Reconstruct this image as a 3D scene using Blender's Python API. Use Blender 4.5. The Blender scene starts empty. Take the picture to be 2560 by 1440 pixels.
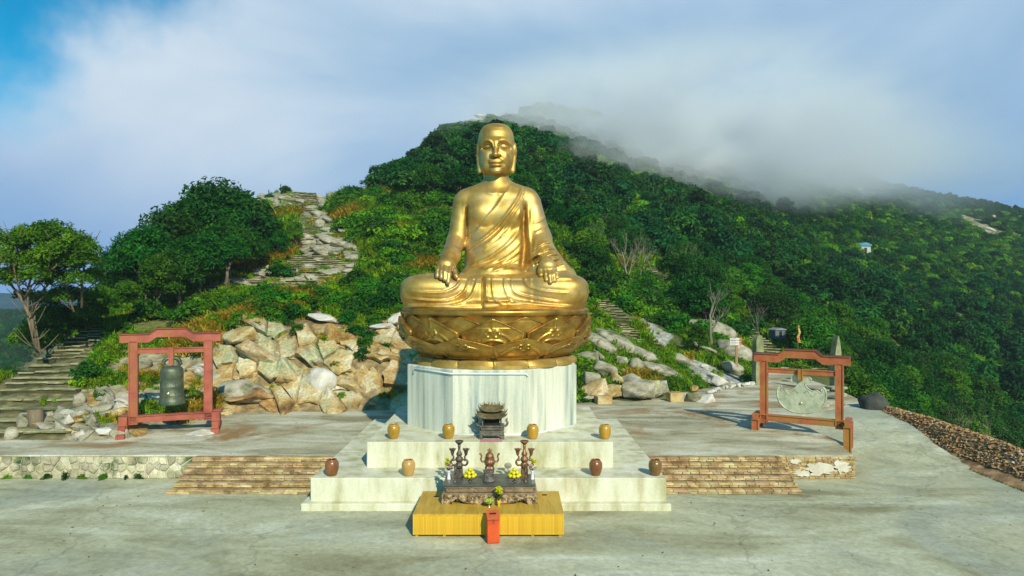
import bpy, math, random
import numpy as np
from mathutils import Vector, Matrix, noise as mnoise
sc = bpy.context.scene
COL = sc.collection
# ------------------------------------------------------------------ camera, world, sun, exposure
FPX, CX, HY, CAMZ = 1707.0, 1280.0, 730.0, 8.3
cam_d = bpy.data.cameras.new('camera'); cam = bpy.data.objects.new('camera', cam_d); COL.objects.link(cam)
cam.location = (0, 0, CAMZ); cam.rotation_euler = (math.radians(90), 0, 0)
cam_d.sensor_width = 36; cam_d.lens = 36 * FPX / 2560; cam_d.shift_y = -(720 - HY) / 2560 * -1 * -1
cam_d.shift_y = (HY - 720) / 2560
cam_d.clip_start = 0.1; cam_d.clip_end = 20000
sc.camera = cam
sc.view_settings.view_transform = 'Standard'; sc.view_settings.look = 'None'
sc.view_settings.exposure = 0.0; sc.view_settings.gamma = 1; sc.view_settings.use_curve_mapping = False
cy = sc.cycles
cy.use_denoising = True
cy.max_bounces = 7; cy.diffuse_bounces = 3; cy.glossy_bounces = 3; cy.transparent_max_bounces = 12; cy.volume_bounces = 4
cy.volume_step_rate = 3.0; cy.volume_max_steps = 96
SUN_AZ, SUN_EL = 21.0, 33.0       # degrees to the right of straight-behind-the-camera, elevation
sv = Vector((math.sin(math.radians(SUN_AZ)) * math.cos(math.radians(SUN_EL)),
             -math.cos(math.radians(SUN_AZ)) * math.cos(math.radians(SUN_EL)), math.sin(math.radians(SUN_EL))))
sl = bpy.data.lights.new('sun', 'SUN'); sl.energy = 5.0; sl.angle = math.radians(0.6); sl.color = (1.0, 0.92, 0.72)
so = bpy.data.objects.new('sun', sl); COL.objects.link(so); so.rotation_euler = sv.to_track_quat('Z', 'Y').to_euler(); so.location = (20, -20, 60)

w = bpy.data.worlds.new('World'); sc.world = w; w.use_nodes = True
nt = w.node_tree; nt.nodes.clear()
def wn(t, **k):
    n = nt.nodes.new(t)
    for a, b in k.items(): setattr(n, a, b)
    return n
wout = wn('ShaderNodeOutputWorld'); bg = wn('ShaderNodeBackground'); bg.inputs[1].default_value = 0.12
sky = wn('ShaderNodeTexSky', sky_type='NISHITA', sun_disc=False)
sky.sun_elevation = math.radians(SUN_EL); sky.sun_rotation = math.radians(180 - SUN_AZ)
sky.altitude = 900; sky.air_density = 1.2; sky.dust_density = 0.6; sky.ozone_density = 3.0
tc = wn('ShaderNodeTexCoord'); L = nt.links.new
def wdot(v, add=0.0):
    d = wn('ShaderNodeVectorMath', operation='DOT_PRODUCT'); L(tc.outputs['Generated'], d.inputs[0]); d.inputs[1].default_value = v
    m = wn('ShaderNodeMath', operation='ADD'); L(d.outputs['Value'], m.inputs[0]); m.inputs[1].default_value = add
    return m.outputs[0]
def wmath(op, a, b):
    m = wn('ShaderNodeMath', operation=op)
    for i, x in enumerate((a, b)):
        if isinstance(x, (int, float)): m.inputs[i].default_value = x
        else: L(x, m.inputs[i])
    return m.outputs[0]
def wnoise(scale, detail=4, rough=0.5, stretch=(1, 1, 1), off=(0, 0, 0), dist=0.0):
    mp = wn('ShaderNodeMapping'); L(tc.outputs['Generated'], mp.inputs[0]); mp.inputs['Scale'].default_value = stretch; mp.inputs['Location'].default_value = off
    n = wn('ShaderNodeTexNoise'); L(mp.outputs[0], n.inputs['Vector']); n.inputs['Scale'].default_value = scale
    n.inputs['Detail'].default_value = detail; n.inputs['Roughness'].default_value = rough; n.inputs['Distortion'].default_value = dist
    return n.outputs['Fac']
def wramp(fac, stops, interp='EASE'):
    r = wn('ShaderNodeValToRGB'); L(fac, r.inputs[0]); r.color_ramp.interpolation = interp
    e = r.color_ramp.elements
    while len(e) < len(stops): e.new(0.5)
    for q, (p, c) in zip(e, stops): q.position = p; q.color = (*c, 1)
    return r.outputs[0]
def wmix(f, a, b):
    m = wn('ShaderNodeMix', data_type='RGBA')
    if isinstance(f, float): m.inputs[0].default_value = f
    else: L(f, m.inputs[0])
    L(a, m.inputs[6]); L(b, m.inputs[7]); return m.outputs[2]
# cloud cover: a bank of cloud low in front, open blue sky above it to the left
edge = wmath('ADD', wdot((-0.60, -0.30, 0.80), -0.280), wmath('MULTIPLY', wmath('SUBTRACT', wnoise(2.6, 6, 0.55), 0.5), 0.42))
blue = wramp(wmath('ADD', edge, 0.5), [(0.455, (0, 0, 0)), (0.56, (1, 1, 1))])
K = 1 / 0.12
body = wmath('ADD', wnoise(1.6, 5, 0.55, (1, 1, 1.8), (3.1, 0, 1.0), 0.4), wdot((-0.30, 0, -0.34), 0.075))
cloud = wramp(body, [(0.20, (0.26*K, 0.45*K, 0.68*K)), (0.38, (0.42*K, 0.59*K, 0.77*K)), (0.50, (0.58*K, 0.71*K, 0.84*K)), (0.64, (0.71*K, 0.80*K, 0.89*K))], 'LINEAR')
low = wramp(wmath('ADD', wdot((0, 0, 1.0), 0.5), wmath('MULTIPLY', wmath('SUBTRACT', wnoise(3.0, 5, 0.5), 0.5), 0.25)), [(0.52, (1, 1, 1)), (0.80, (0, 0, 0))])
lowc = wn('ShaderNodeRGB'); lowc.outputs[0].default_value = (0.12*K, 0.32*K, 0.66*K, 1)
gain = wn('ShaderNodeMix', data_type='RGBA', blend_type='MULTIPLY'); gain.inputs[0].default_value = 1.0
L(sky.outputs[0], gain.inputs[6]); gain.inputs[7].default_value = (0.0, 0.80, 0.98, 1)
lm = wmath('MULTIPLY', low, 0.85)
allsky = wmix(blue, wmix(lm, cloud, lowc.outputs[0]), gain.outputs[2])
L(allsky, bg.inputs[0]); L(bg.outputs[0], wout.inputs[0])

# ------------------------------------------------------------------ helpers
def tag(o, label=None, cat=None, group=None, kind=None):
    if label: o['label'] = label
    if cat: o['category'] = cat
    if group: o['group'] = group
    if kind: o['kind'] = kind
    return o
def link(o, parent=None):
    COL.objects.link(o)
    if parent is not None: o.parent = parent
    return o
def empty(name, loc=(0, 0, 0), rz=0.0):
    o = bpy.data.objects.new(name, None); o.location = loc; o.rotation_euler = (0, 0, rz); o.empty_display_size = 0.2
    return link(o)
def mesh(name, verts, faces, m=None, smooth=False):
    me = bpy.data.meshes.new(name)
    verts = np.asarray(verts, dtype=np.float32); 
    if isinstance(faces, np.ndarray):
        nv, nf = len(verts), len(faces); k = faces.shape[1]
        me.vertices.add(nv); me.vertices.foreach_set('co', verts.ravel())
        me.loops.add(nf * k); me.loops.foreach_set('vertex_index', faces.astype(np.int32).ravel())
        me.polygons.add(nf); me.polygons.foreach_set('loop_start', np.arange(nf, dtype=np.int32) * k)
        me.polygons.foreach_set('loop_total', np.full(nf, k, dtype=np.int32))
        me.update(calc_edges=True); me.validate()
    else:
        me.from_pydata(verts.tolist(), [], faces); me.update()
    if m is not None:
        for mm in (m if isinstance(m, (list, tuple)) else [m]): me.materials.append(mm)
    if smooth: me.polygons.foreach_set('use_smooth', np.ones(len(me.polygons), dtype=bool))
    return me
def ob(name, me, parent=None, loc=(0, 0, 0), rot=(0, 0, 0), scale=(1, 1, 1)):
    o = bpy.data.objects.new(name, me); o.location = loc; o.rotation_euler = rot; o.scale = scale
    return link(o, parent)
def copy_tree(o, parent=None):
    c = o.copy(); COL.objects.link(c); c.parent = parent
    for ch in list(o.children): copy_tree(ch, c)
    return c
class MB:
    """collects simple solids, then becomes ONE mesh"""
    def __init__(s): s.v = []; s.f = []; s.sm = []
    def add(s, v, f, smooth=False):
        n = len(s.v); s.v += [tuple(p) for p in v]; s.f += [tuple(i + n for i in q) for q in f]; s.sm += [smooth] * len(f); return s
    def box(s, x0, x1, y0, y1, z0, z1, b=0.0, M=None):
        b = min(b, (x1-x0)*.45, (y1-y0)*.45, (z1-z0)*.45)
        if b <= 0:
            v = [(x, y, z) for x in (x0, x1) for y in (y0, y1) for z in (z0, z1)]
            f = [(0,1,3,2),(4,6,7,5),(0,4,5,1),(2,3,7,6),(0,2,6,4),(1,5,7,3)]
        else:
            v = []; idx = {}
            for i, x in enumerate((x0, x1)):
                for j, y in enumerate((y0, y1)):
                    for k, z in enumerate((z0, z1)):
                        sx, sy, sz = (1-2*i), (1-2*j), (1-2*k)
                        idx[i,j,k] = len(v)
                        v += [(x, y+sy*b, z+sz*b), (x+sx*b, y, z+sz*b), (x+sx*b, y+sy*b, z)]
            f = []
            g = lambda i,j,k,a: idx[i,j,k]+a
            for i in (0,1): q=[g(i,0,0,0),g(i,0,1,0),g(i,1,1,0),g(i,1,0,0)]; f.append(q if i==0 else q[::-1])
            for j in (0,1): q=[g(0,j,0,1),g(1,j,0,1),g(1,j,1,1),g(0,j,1,1)]; f.append(q if j==0 else q[::-1])
            for k in (0,1): q=[g(0,0,k,2),g(0,1,k,2),g(1,1,k,2),g(1,0,k,2)]; f.append(q if k==0 else q[::-1])
            for i in (0,1):
                for j in (0,1): f.append((g(i,j,0,0),g(i,j,1,0),g(i,j,1,1),g(i,j,0,1)))
                for k in (0,1): f.append((g(i,0,k,0),g(i,1,k,0),g(i,1,k,2),g(i,0,k,2)))
            for j in (0,1):
                for k in (0,1): f.append((g(0,j,k,1),g(1,j,k,1),g(1,j,k,2),g(0,j,k,2)))
            for i in (0,1):
                for j in (0,1):
                    for k in (0,1): f.append((g(i,j,k,0),g(i,j,k,1),g(i,j,k,2)))
        if M is not None: v = [tuple(M @ Vector(p)) for p in v]
        return s.add(v, f)
    def lathe(s, prof, n=24, c=(0,0,0), smooth=True, sx=1, sy=1, M=None, rot=0):
        v = []; f = []
        for r, z in prof:
            for i in range(n):
                a = 2*math.pi*i/n + rot; v.append((c[0]+r*math.cos(a)*sx, c[1]+r*math.sin(a)*sy, c[2]+z))
        for j in range(len(prof)-1):
            for i in range(n): f.append((j*n+i, j*n+(i+1)%n, (j+1)*n+(i+1)%n, (j+1)*n+i))
        f.append(tuple(range(n))[::-1]); f.append(tuple((len(prof)-1)*n+i for i in range(n)))
        if M is not None: v = [tuple(M @ Vector(p)) for p in v]
        return s.add(v, f, smooth)
    def tube(s, pts, r, n=8, smooth=True, cap=True):
        if smooth and n >= 8 and len(pts) > 3:
            rl = list(r) if isinstance(r, (list, tuple)) else [r]*len(pts); a_ = [pts[0]]+list(pts)+[pts[-1]]; ra = [rl[0]]+rl+[rl[-1]]; P2 = []; R2 = []
            for i in range(len(a_)-3):
                for t in (0, .33, .67):
                    P2.append(tuple(b+.5*t*(c-a+t*(2*a-5*b+4*c-d+t*(3*(b-c)+d-a))) for a, b, c, d in zip(*a_[i:i+4]))); R2.append(ra[i+1]+(ra[i+2]-ra[i+1])*t)
            pts = P2+[pts[-1]]; r = R2+[rl[-1]]
        pts = [Vector(p) for p in pts]; rs = r if isinstance(r, (list, tuple)) else [r]*len(pts)
        v = []; f = []; up = Vector((0.13, 0.31, 0.94))
        for i, p in enumerate(pts):
            t = (pts[min(i+1, len(pts)-1)] - pts[max(i-1, 0)]).normalized()
            a = t.cross(up); 
            if a.length < 1e-3: a = t.cross(Vector((1, 0, 0)))
            a.normalize(); b = t.cross(a)
            for k in range(n):
                an = 2*math.pi*k/n; v.append(p + (a*math.cos(an) + b*math.sin(an))*rs[i])
        for j in range(len(pts)-1):
            for k in range(n): f.append((j*n+k, j*n+(k+1)%n, (j+1)*n+(k+1)%n, (j+1)*n+k))
        if cap: f.append(tuple(range(n))[::-1]); f.append(tuple((len(pts)-1)*n+i for i in range(n)))
        return s.add(v, f, smooth)
    def prism(s, poly, y0, y1, M=None):
        """polygon in x,z extruded along y"""
        n = len(poly); v = [(x, y0, z) for x, z in poly] + [(x, y1, z) for x, z in poly]
        f = [tuple(range(n)), tuple(range(2*n-1, n-1, -1))] + [(i, i+n, (i+1)%n+n, (i+1)%n) for i in range(n)]
        if M is not None: v = [tuple(M @ Vector(p)) for p in v]
        return s.add(v, f)
    def ball(s, c, r, n=12, m=8, sx=1, sy=1, sz=1):
        prof = [(r*math.sin(math.pi*(i+.02*(i==0)-.02*(i==m))/m), -r*math.cos(math.pi*i/m)*sz) for i in range(m+1)]
        prof[0] = (r*.02, -r*sz); prof[-1] = (r*.02, r*sz)
        return s.lathe(prof, n, c, True, sx, sy)
    def me(s, name, m):
        me = bpy.data.meshes.new(name); me.from_pydata(s.v, [], s.f)
        for mm in (m if isinstance(m, (list, tuple)) else [m]): me.materials.append(mm)
        me.polygons.foreach_set('use_smooth', s.sm); me.update()
        import bmesh
        b = bmesh.new(); b.from_mesh(me); bmesh.ops.recalc_face_normals(b, faces=b.faces); b.to_mesh(me); b.free()
        return me
    def build(s, name, m, parent=None, loc=(0,0,0), rz=0):
        return ob(name, s.me(name, m), parent, loc, (0, 0, rz))
def P(px, py, Y):                       # photograph pixel at a known distance -> place in the world
    return Vector(((px - CX) * Y / FPX, Y, CAMZ - (py - HY) * Y / FPX))
def onplane(px, py, z):
    Y = (CAMZ - z) * FPX / (py - HY); return Vector(((px - CX) * Y / FPX, Y, z))

# ------------------------------------------------------------------ materials
MATS = {}
def M(name, cols, scale=1.0, rough=0.8, metal=0.0, bump=0.0, bscale=None, stretch=(1,1,1), detail=6, world=False, rot=(0,0,0),
      cols2=None, scale2=0.3, stretch2=(1,1,1), mix2=None, spec=None, fine=0.0, rnd=0.0, trans=0.0, dist=0.0, off2=(0,0,0), mode2='MIX', cracks=0.0, cscale=.16):
    m = bpy.data.materials.new(name); m.use_nodes = True; t = m.node_tree; N = t.nodes; b = N['Principled BSDF']; LL = t.links.new
    co = N.new('ShaderNodeNewGeometry').outputs['Position'] if world else N.new('ShaderNodeTexCoord').outputs['Object']
    def nz(sc_, st, det=detail, off=(0,0,0), ro=0.6):
        mp = N.new('ShaderNodeMapping'); LL(co, mp.inputs[0]); mp.inputs['Scale'].default_value = st; mp.inputs['Rotation'].default_value = rot; mp.inputs['Location'].default_value = off
        n = N.new('ShaderNodeTexNoise'); LL(mp.outputs[0], n.inputs['Vector']); n.inputs['Scale'].default_value = sc_
        n.inputs['Detail'].default_value = det; n.inputs['Roughness'].default_value = ro; n.inputs['Distortion'].default_value = dist
        return n.outputs['Fac']
    def ramp(f, st):
        r = N.new('ShaderNodeValToRGB'); LL(f, r.inputs[0]); e = r.color_ramp.elements
        while len(e) < len(st): e.new(0.5)
        for q, (p, c) in zip(e, st): q.position = p; q.color = (*c, 1)
        return r.outputs[0]
    if len(cols) == 1: cols = [(0.3, tuple(c*.85 for c in cols[0])), (0.7, cols[0])]
    c = ramp(nz(scale, stretch), cols)
    if cols2:
        f2 = nz(scale2, stretch2, off=(7.3+off2[0], 1.7+off2[1], 4.1+off2[2]))
        lo, hi = mix2 or (0.5, 0.65)
        mr = N.new('ShaderNodeMapRange'); LL(f2, mr.inputs[0]); mr.inputs[1].default_value = lo; mr.inputs[2].default_value = hi
        mx = N.new('ShaderNodeMix'); mx.data_type = 'RGBA'; mx.blend_type = mode2; LL(mr.outputs[0], mx.inputs[0]); LL(c, mx.inputs[6])
        c2 = cols2 if isinstance(cols2, list) else [(0.3, tuple(q*.8 for q in cols2)), (0.7, cols2)]
        LL(ramp(nz(scale*2.3, stretch, off=(3, 9, 2)), c2), mx.inputs[7]); c = mx.outputs[2]
    if fine > 0:
        mx = N.new('ShaderNodeMix'); mx.data_type = 'RGBA'; mx.blend_type = 'MULTIPLY'; mx.inputs[0].default_value = 1
        LL(c, mx.inputs[6]); LL(ramp(nz(scale*14, (1,1,1), 3, (5,5,5)), [(0.3, (1-fine,)*3), (0.7, (1+fine*.3,)*3)]), mx.inputs[7]); c = mx.outputs[2]
    if rnd > 0:
        oi = N.new('ShaderNodeObjectInfo'); hs = N.new('ShaderNodeHueSaturation'); LL(c, hs.inputs['Color'])
        mr = N.new('ShaderNodeMapRange'); LL(oi.outputs['Random'], mr.inputs[0]); mr.inputs[3].default_value = 1-rnd; mr.inputs[4].default_value = 1+rnd
        LL(mr.outputs[0], hs.inputs['Value'])
        ml = N.new('ShaderNodeMath'); ml.operation = 'MULTIPLY'; LL(oi.outputs['Random'], ml.inputs[0]); ml.inputs[1].default_value = 7.77
        fr = N.new('ShaderNodeMath'); fr.operation = 'FRACT'; LL(ml.outputs[0], fr.inputs[0])
        mr2 = N.new('ShaderNodeMapRange'); LL(fr.outputs[0], mr2.inputs[0]); mr2.inputs[3].default_value = .5-rnd*.09; mr2.inputs[4].default_value = .5+rnd*.05
        LL(mr2.outputs[0], hs.inputs['Hue']); c = hs.outputs[0]
    if cracks > 0:
        ad = N.new('ShaderNodeVectorMath'); ad.operation = 'ADD'; n3 = N.new('ShaderNodeTexNoise'); LL(co, n3.inputs['Vector']); n3.inputs['Scale'].default_value = 1.1; n3.inputs['Detail'].default_value = 6
        sc3 = N.new('ShaderNodeVectorMath'); sc3.operation = 'SCALE'; LL(n3.outputs['Color'], sc3.inputs[0]); sc3.inputs['Scale'].default_value = 1.6; LL(co, ad.inputs[0]); LL(sc3.outputs[0], ad.inputs[1])
        vo = N.new('ShaderNodeTexVoronoi'); vo.feature = 'DISTANCE_TO_EDGE'; vo.inputs['Scale'].default_value = cscale; LL(ad.outputs[0], vo.inputs['Vector'])
        m1 = N.new('ShaderNodeMapRange'); LL(vo.outputs['Distance'], m1.inputs[0]); m1.inputs[1].default_value = .0015; m1.inputs[2].default_value = .008; m1.inputs[3].default_value = 1-cracks; m1.inputs[4].default_value = 1
        sc4 = N.new('ShaderNodeVectorMath'); sc4.operation = 'SCALE'; LL(c, sc4.inputs[0]); LL(m1.outputs[0], sc4.inputs['Scale']); c = sc4.outputs[0]
    LL(c, b.inputs['Base Color'])
    b.inputs['Roughness'].default_value = rough; b.inputs['Metallic'].default_value = metal
    if spec is not None: b.inputs['Specular IOR Level'].default_value = spec
    if bump > 0:
        bp = N.new('ShaderNodeBump'); bp.inputs['Strength'].default_value = bump; bp.inputs['Distance'].default_value = 0.1
        LL(nz(bscale or scale*3, stretch, 8, (1,2,3)), bp.inputs['Height']); LL(bp.outputs[0], b.inputs['Normal'])
    if trans > 0:
        tr = N.new('ShaderNodeBsdfTranslucent'); LL(c, tr.inputs[0]); ms = N.new('ShaderNodeMixShader'); ms.inputs[0].default_value = trans
        LL(b.outputs[0], ms.inputs[1]); LL(tr.outputs[0], ms.inputs[2]); LL(ms.outputs[0], N['Material Output'].inputs[0])
    MATS[name] = m; return m
m_ground = M('concrete_ground', [(0.34,(0.25,0.24,0.13)),(0.45,(0.40,0.405,0.25)),(0.55,(0.49,0.505,0.34)),(0.70,(0.66,0.69,0.55))], 0.30, 0.85, bump=0.12, bscale=3, stretch=(0.45,1.1,1), rot=(0,0,0.5), world=True,
             cols2=[(0.3,(0.27,0.285,0.19)),(0.7,(0.44,0.48,0.37))], scale2=0.11, mix2=(0.48,0.62), fine=0.26, dist=1.0, cracks=.22, cscale=.10)
m_plat = M('concrete_platform', [(0.34,(0.26,0.24,0.13)),(0.48,(0.45,0.43,0.28)),(0.66,(0.66,0.65,0.50))], 0.5, 0.85, bump=0.15, bscale=4, stretch=(0.5,1.3,1), world=True,
           cols2=(0.34,0.20,0.07), scale2=0.22, mix2=(0.52,0.64), fine=0.24, dist=0.6, cracks=.28, cscale=.16)
m_tier = M('concrete_tier', [(0.34,(0.40,0.39,0.21)),(0.48,(0.58,0.58,0.41)),(0.66,(0.70,0.71,0.57))], 1.0, 0.8, bump=0.08, stretch=(1.3,1.3,0.35), world=True,
           cols2=(0.42,0.30,0.13), scale2=0.5, stretch2=(1.6,1,0.5), mix2=(0.60,0.78), fine=0.1)
m_ped = M('concrete_pedestal', [(0.32,(0.24,0.32,0.29)),(0.43,(0.50,0.54,0.44)),(0.55,(0.65,0.67,0.54)),(0.70,(0.74,0.76,0.69))], 1.5, 0.8, bump=0.06, stretch=(1.6,1.6,0.10), world=True,
          cols2=[(0.3,(0.18,0.26,0.26)),(0.7,(0.36,0.44,0.42))], scale2=0.75, stretch2=(1.5,1.5,0.22), mix2=(0.50,0.68), fine=0.12)
m_gold = M('gilded_bronze', [(0.32,(0.36,0.20,0.035)),(0.5,(0.56,0.37,0.085)),(0.68,(0.70,0.52,0.19))], 1.1, 0.49, 0.70, bump=0.05, bscale=3, fine=0.14, cols2=(0.50,0.38,0.20), scale2=0.35, mix2=(0.50,0.70))
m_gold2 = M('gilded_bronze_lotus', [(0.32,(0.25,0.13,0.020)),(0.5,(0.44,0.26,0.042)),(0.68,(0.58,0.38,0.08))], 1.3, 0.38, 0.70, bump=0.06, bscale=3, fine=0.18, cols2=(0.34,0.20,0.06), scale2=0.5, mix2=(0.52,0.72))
m_rock = M('grey_rock', [(0.32,(0.12,0.12,0.065)),(0.48,(0.33,0.31,0.21)),(0.62,(0.44,0.42,0.32)),(0.78,(0.56,0.55,0.46))], 1.1, 0.9, bump=0.5, bscale=2.5, world=True, cols2=(0.10,0.13,0.035), scale2=0.5, mix2=(0.56,0.68), fine=0.35, stretch=(1,1,2.0))
m_ochre = M('ochre_rock', [(0.28,(0.13,0.065,0.012)),(0.45,(0.40,0.24,0.06)),(0.58,(0.55,0.43,0.19)),(0.75,(0.64,0.58,0.40))], 0.75, 0.88, bump=0.6, bscale=2.2, world=True, cols2=(0.34,0.17,0.04), scale2=0.35, mix2=(0.50,0.66), fine=0.35, stretch=(1,1,1.4))
m_pale = M('pale_rock', [(0.3,(0.40,0.36,0.25)),(0.5,(0.60,0.58,0.50)),(0.7,(0.72,0.71,0.66))], 1.6, 0.85, bump=0.5, world=True, fine=0.25, cols2=(0.34,0.28,0.13), scale2=0.8, mix2=(0.55,0.7))
m_terr = M('hillside_soil', [(0.3,(0.035,0.05,0.012)),(0.5,(0.10,0.11,0.03)),(0.7,(0.20,0.16,0.06))], 0.35, 0.95, bump=0.6, bscale=1.0, world=True, fine=0.4, cols2=(0.045,0.10,0.015), scale2=0.12, mix2=(0.42,0.58))
# ------------------------------------------------------------------ the hill and mountain as one height field
TY = np.array([20,30,34,37,40,43,46,50,56,66,80,100,125,160,200,240,300,400,600.])
TP = {
-900:[-2,-2,-2,-3,-4,-5,-6,-8,-10,-14,-18,-22,-24,-26,-26,-24,-19,-13,-14],
-300:[-1,-1,1.0,.8,.5,0,-1,-2,-5,-9,-14,-19,-22,-25,-25,-22,-17,-11,-14],
0:[-1,-1,1.05,1.4,1.9,2.4,2.3,1.5,-1,-5,-10,-15,-20,-24,-25,-22,-17,-11,-14],
250:[-1,-1,1.1,1.5,2.0,2.7,3.4,4.3,5.3,5.9,4.5,-1,-9,-17,-21,-20,-16,-11,-14],
450:[-1,-1,.3,1.05,1.5,2.4,3.6,4.8,6.2,8,9.5,9.0,4,-8,-20,-30,-35,-40,-60],
650:[-1,-1,-.5,-.3,.4,2.0,5.2,6.5,7.6,9.3,12,17.5,24,20,5,-10,-20,-30,-60],
800:[-1,-1,-.5,-.5,.2,1.6,4.6,6.0,7.5,9.5,13.5,19.5,25,21,12,0,-10,-20,-60],
950:[-1,-1,-.5,-.5,.2,1.5,4.2,5.6,7.5,10,14,21,26.5,30,26,15,0,-10,-60],
1100:[-1,-1,-.5,-.5,.2,1.3,3.5,5,7,10,15,22.5,30,41,49,41,25,10,-40],
1190:[-1,-1,-.5,-.5,.1,1.0,3.0,4.5,6.5,9.5,14.5,22.5,31,43.5,58,65,48,30,-30],
1270:[-1,-1,-.5,-.5,0,.8,2.5,4,6,9,14,22,31.5,44,56.5,68,58,40,-20],
1450:[-1,-1,-.5,-.5,0,.6,1.4,2.7,4.5,7,10.5,16,24,38,54,70,66,50,0],
1600:[-1,-1,-.5,-.5,-.3,.4,1.0,1.6,3.0,5.3,9,14,21,33,47,62,67,53,10],
1750:[-1,-1,-.5,-.5,-.4,.3,.8,1.0,1.9,3.5,6,11,18,28,41,56,64,62,10],
1900:[-1,-1,-.5,-.5,-.5,-.5,.2,.5,.9,1.6,4,7.5,13,22,34,48,61,66,10],
2050:[-1,-1,-1,-1,-.8,-.6,-.2,.3,.6,.4,.4,3,8,16,27,40,55,74,20],
2200:[-1,-1,-1,-1,-.5,-.4,-1,-2.5,-4.5,-5,-4,0,4,11,21,33,48,67,20],
2400:[-1,-1,-.5,-.6,-1.2,-2.8,-4.5,-6,-8,-9,-9,-6,-1,6,14,24,39,58,15],
2560:[-1,-.5,-1.2,-2.8,-5,-7,-8,-10,-12,-13,-13,-11,-6,1,9,18,33,51,5],
3300:[-1,-4,-7,-9,-11,-12,-13,-14,-15,-16,-17,-16,-12,-6,2,10,22,36,0],
4200:[-3,-7,-10,-12,-14,-15,-16,-17,-18,-19,-20,-19,-16,-11,-4,2,12,22,-5]}
TK = np.array(sorted(TP)); TZ = np.array([TP[k] for k in TK], float)
def cubic(t, a, b, c, d): return b+.5*t*(c-a+t*(2*a-5*b+4*c-d+t*(3*(b-c)+d-a)))
def vnoise(X, Y, s, seed=0):
    X = X*s+seed*17.3; Y = Y*s+seed*5.7; xi = np.floor(X).astype(np.int64); yi = np.floor(Y).astype(np.int64); fx = X-xi; fy = Y-yi; fx = fx*fx*(3-2*fx); fy = fy*fy*(3-2*fy)
    def h(i, j): n = (i*374761393+j*668265263+seed*974711) & 0x7fffffff; n = (n ^ (n >> 13))*1274126177 & 0x7fffffff; return ((n ^ (n >> 16)) & 0xffff)/65535.
    return (h(xi, yi)*(1-fx)+h(xi+1, yi)*fx)*(1-fy)+(h(xi, yi+1)*(1-fx)+h(xi+1, yi+1)*fx)*fy
def pxof(X, Y): return CX+X/np.maximum(Y, 1)*FPX
def terr(X, Y):
    X = np.asarray(X, float); Y = np.asarray(Y, float)
    u = np.interp(np.clip(pxof(X, Y), TK[0], TK[-1]), TK, np.arange(len(TK))); v = np.interp(np.log(np.clip(Y, 20, 599)), np.log(TY), np.arange(len(TY)))
    i = np.clip(u.astype(int), 0, len(TK)-2); j = np.clip(v.astype(int), 0, len(TY)-2); fu = u-i; fv = v-j
    def g(a, b): return TZ[np.clip(a, 0, len(TK)-1), np.clip(b, 0, len(TY)-1)]
    r = [cubic(fv, g(i+k, j-1), g(i+k, j), g(i+k, j+1), g(i+k, j+2)) for k in (-1, 0, 1, 2)]
    z = cubic(fu, *r)
    amp = np.clip((Y-38)/60, 0, 1)
    z = z+amp*((vnoise(X, Y, .09, 1)-.5)*1.6+(vnoise(X, Y, .03, 2)-.5)*3*np.clip((Y-60)/100, 0, 1))+np.clip((Y-33)/6, 0, 1)*(vnoise(X, Y, .5, 3)-.5)*.35
    berm = (1.15-.05*np.clip(34-Y, 0, 9))*np.exp(-((X-23.4-(vnoise(Y, Y*0, .3, 5)-.5)*.5)/1.15)**2)*np.clip((Y-20)/5, 0, 1)*np.clip((50-Y)/6, 0, 1)
    z = np.maximum(z, np.where((X > 21.2) & (X < 26.5), berm+(vnoise(X, Y, 1.7, 6)-.5)*.12, -99))
    return z
def hit(px, py):
    """where the line of sight through a pixel meets the ground"""
    Ys = np.exp(np.linspace(math.log(31), math.log(450), 700)); Xs = (px-CX)*Ys/FPX; zr = CAMZ-(py-HY)*Ys/FPX; m = np.argmax(terr(Xs, Ys) >= zr)
    if terr(Xs[m], Ys[m]) < zr[m]: m = len(Ys)-150
    return Vector((float(Xs[m]), float(Ys[m]), float(terr(Xs[m], Ys[m]))))
pk = np.concatenate([np.linspace(-900, -20, 60, False), np.linspace(-20, 2580, 520, False), np.linspace(2580, 4200, 90)])
yk = np.concatenate([np.linspace(22, 60, 150, False), np.exp(np.linspace(math.log(60), math.log(590), 230))])
PX, YY = np.meshgrid(pk, yk, indexing='ij'); XX = (PX-CX)*YY/FPX; ZZ = terr(XX, YY)
V = np.stack([XX, YY, ZZ], -1).reshape(-1, 3); n1 = len(yk)
i, j = np.meshgrid(np.arange(len(pk)-1), np.arange(n1-1), indexing='ij'); a = (i*n1+j).ravel()
Fq = np.stack([a, a+n1, a+n1+1, a+1], 1)
hill = ob('hillside_terrain', mesh('hillside_terrain', V, Fq, m_terr, True)); tag(hill, kind='structure')
# distant ground out to the horizon, well below the mountain
gp = MB(); R_ = 9000; ring = []
gp.add([(-R_, -R_, -62), (R_, -R_, -62), (R_, R_, -62), (-R_, R_, -62)], [(0, 1, 2, 3)]); tag(gp.build('valley_floor', M('valley_floor', [(0.3,(0.008,0.04,0.045)),(0.7,(0.015,0.06,0.055))], 0.004, 0.95, world=True)), kind='structure')
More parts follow.
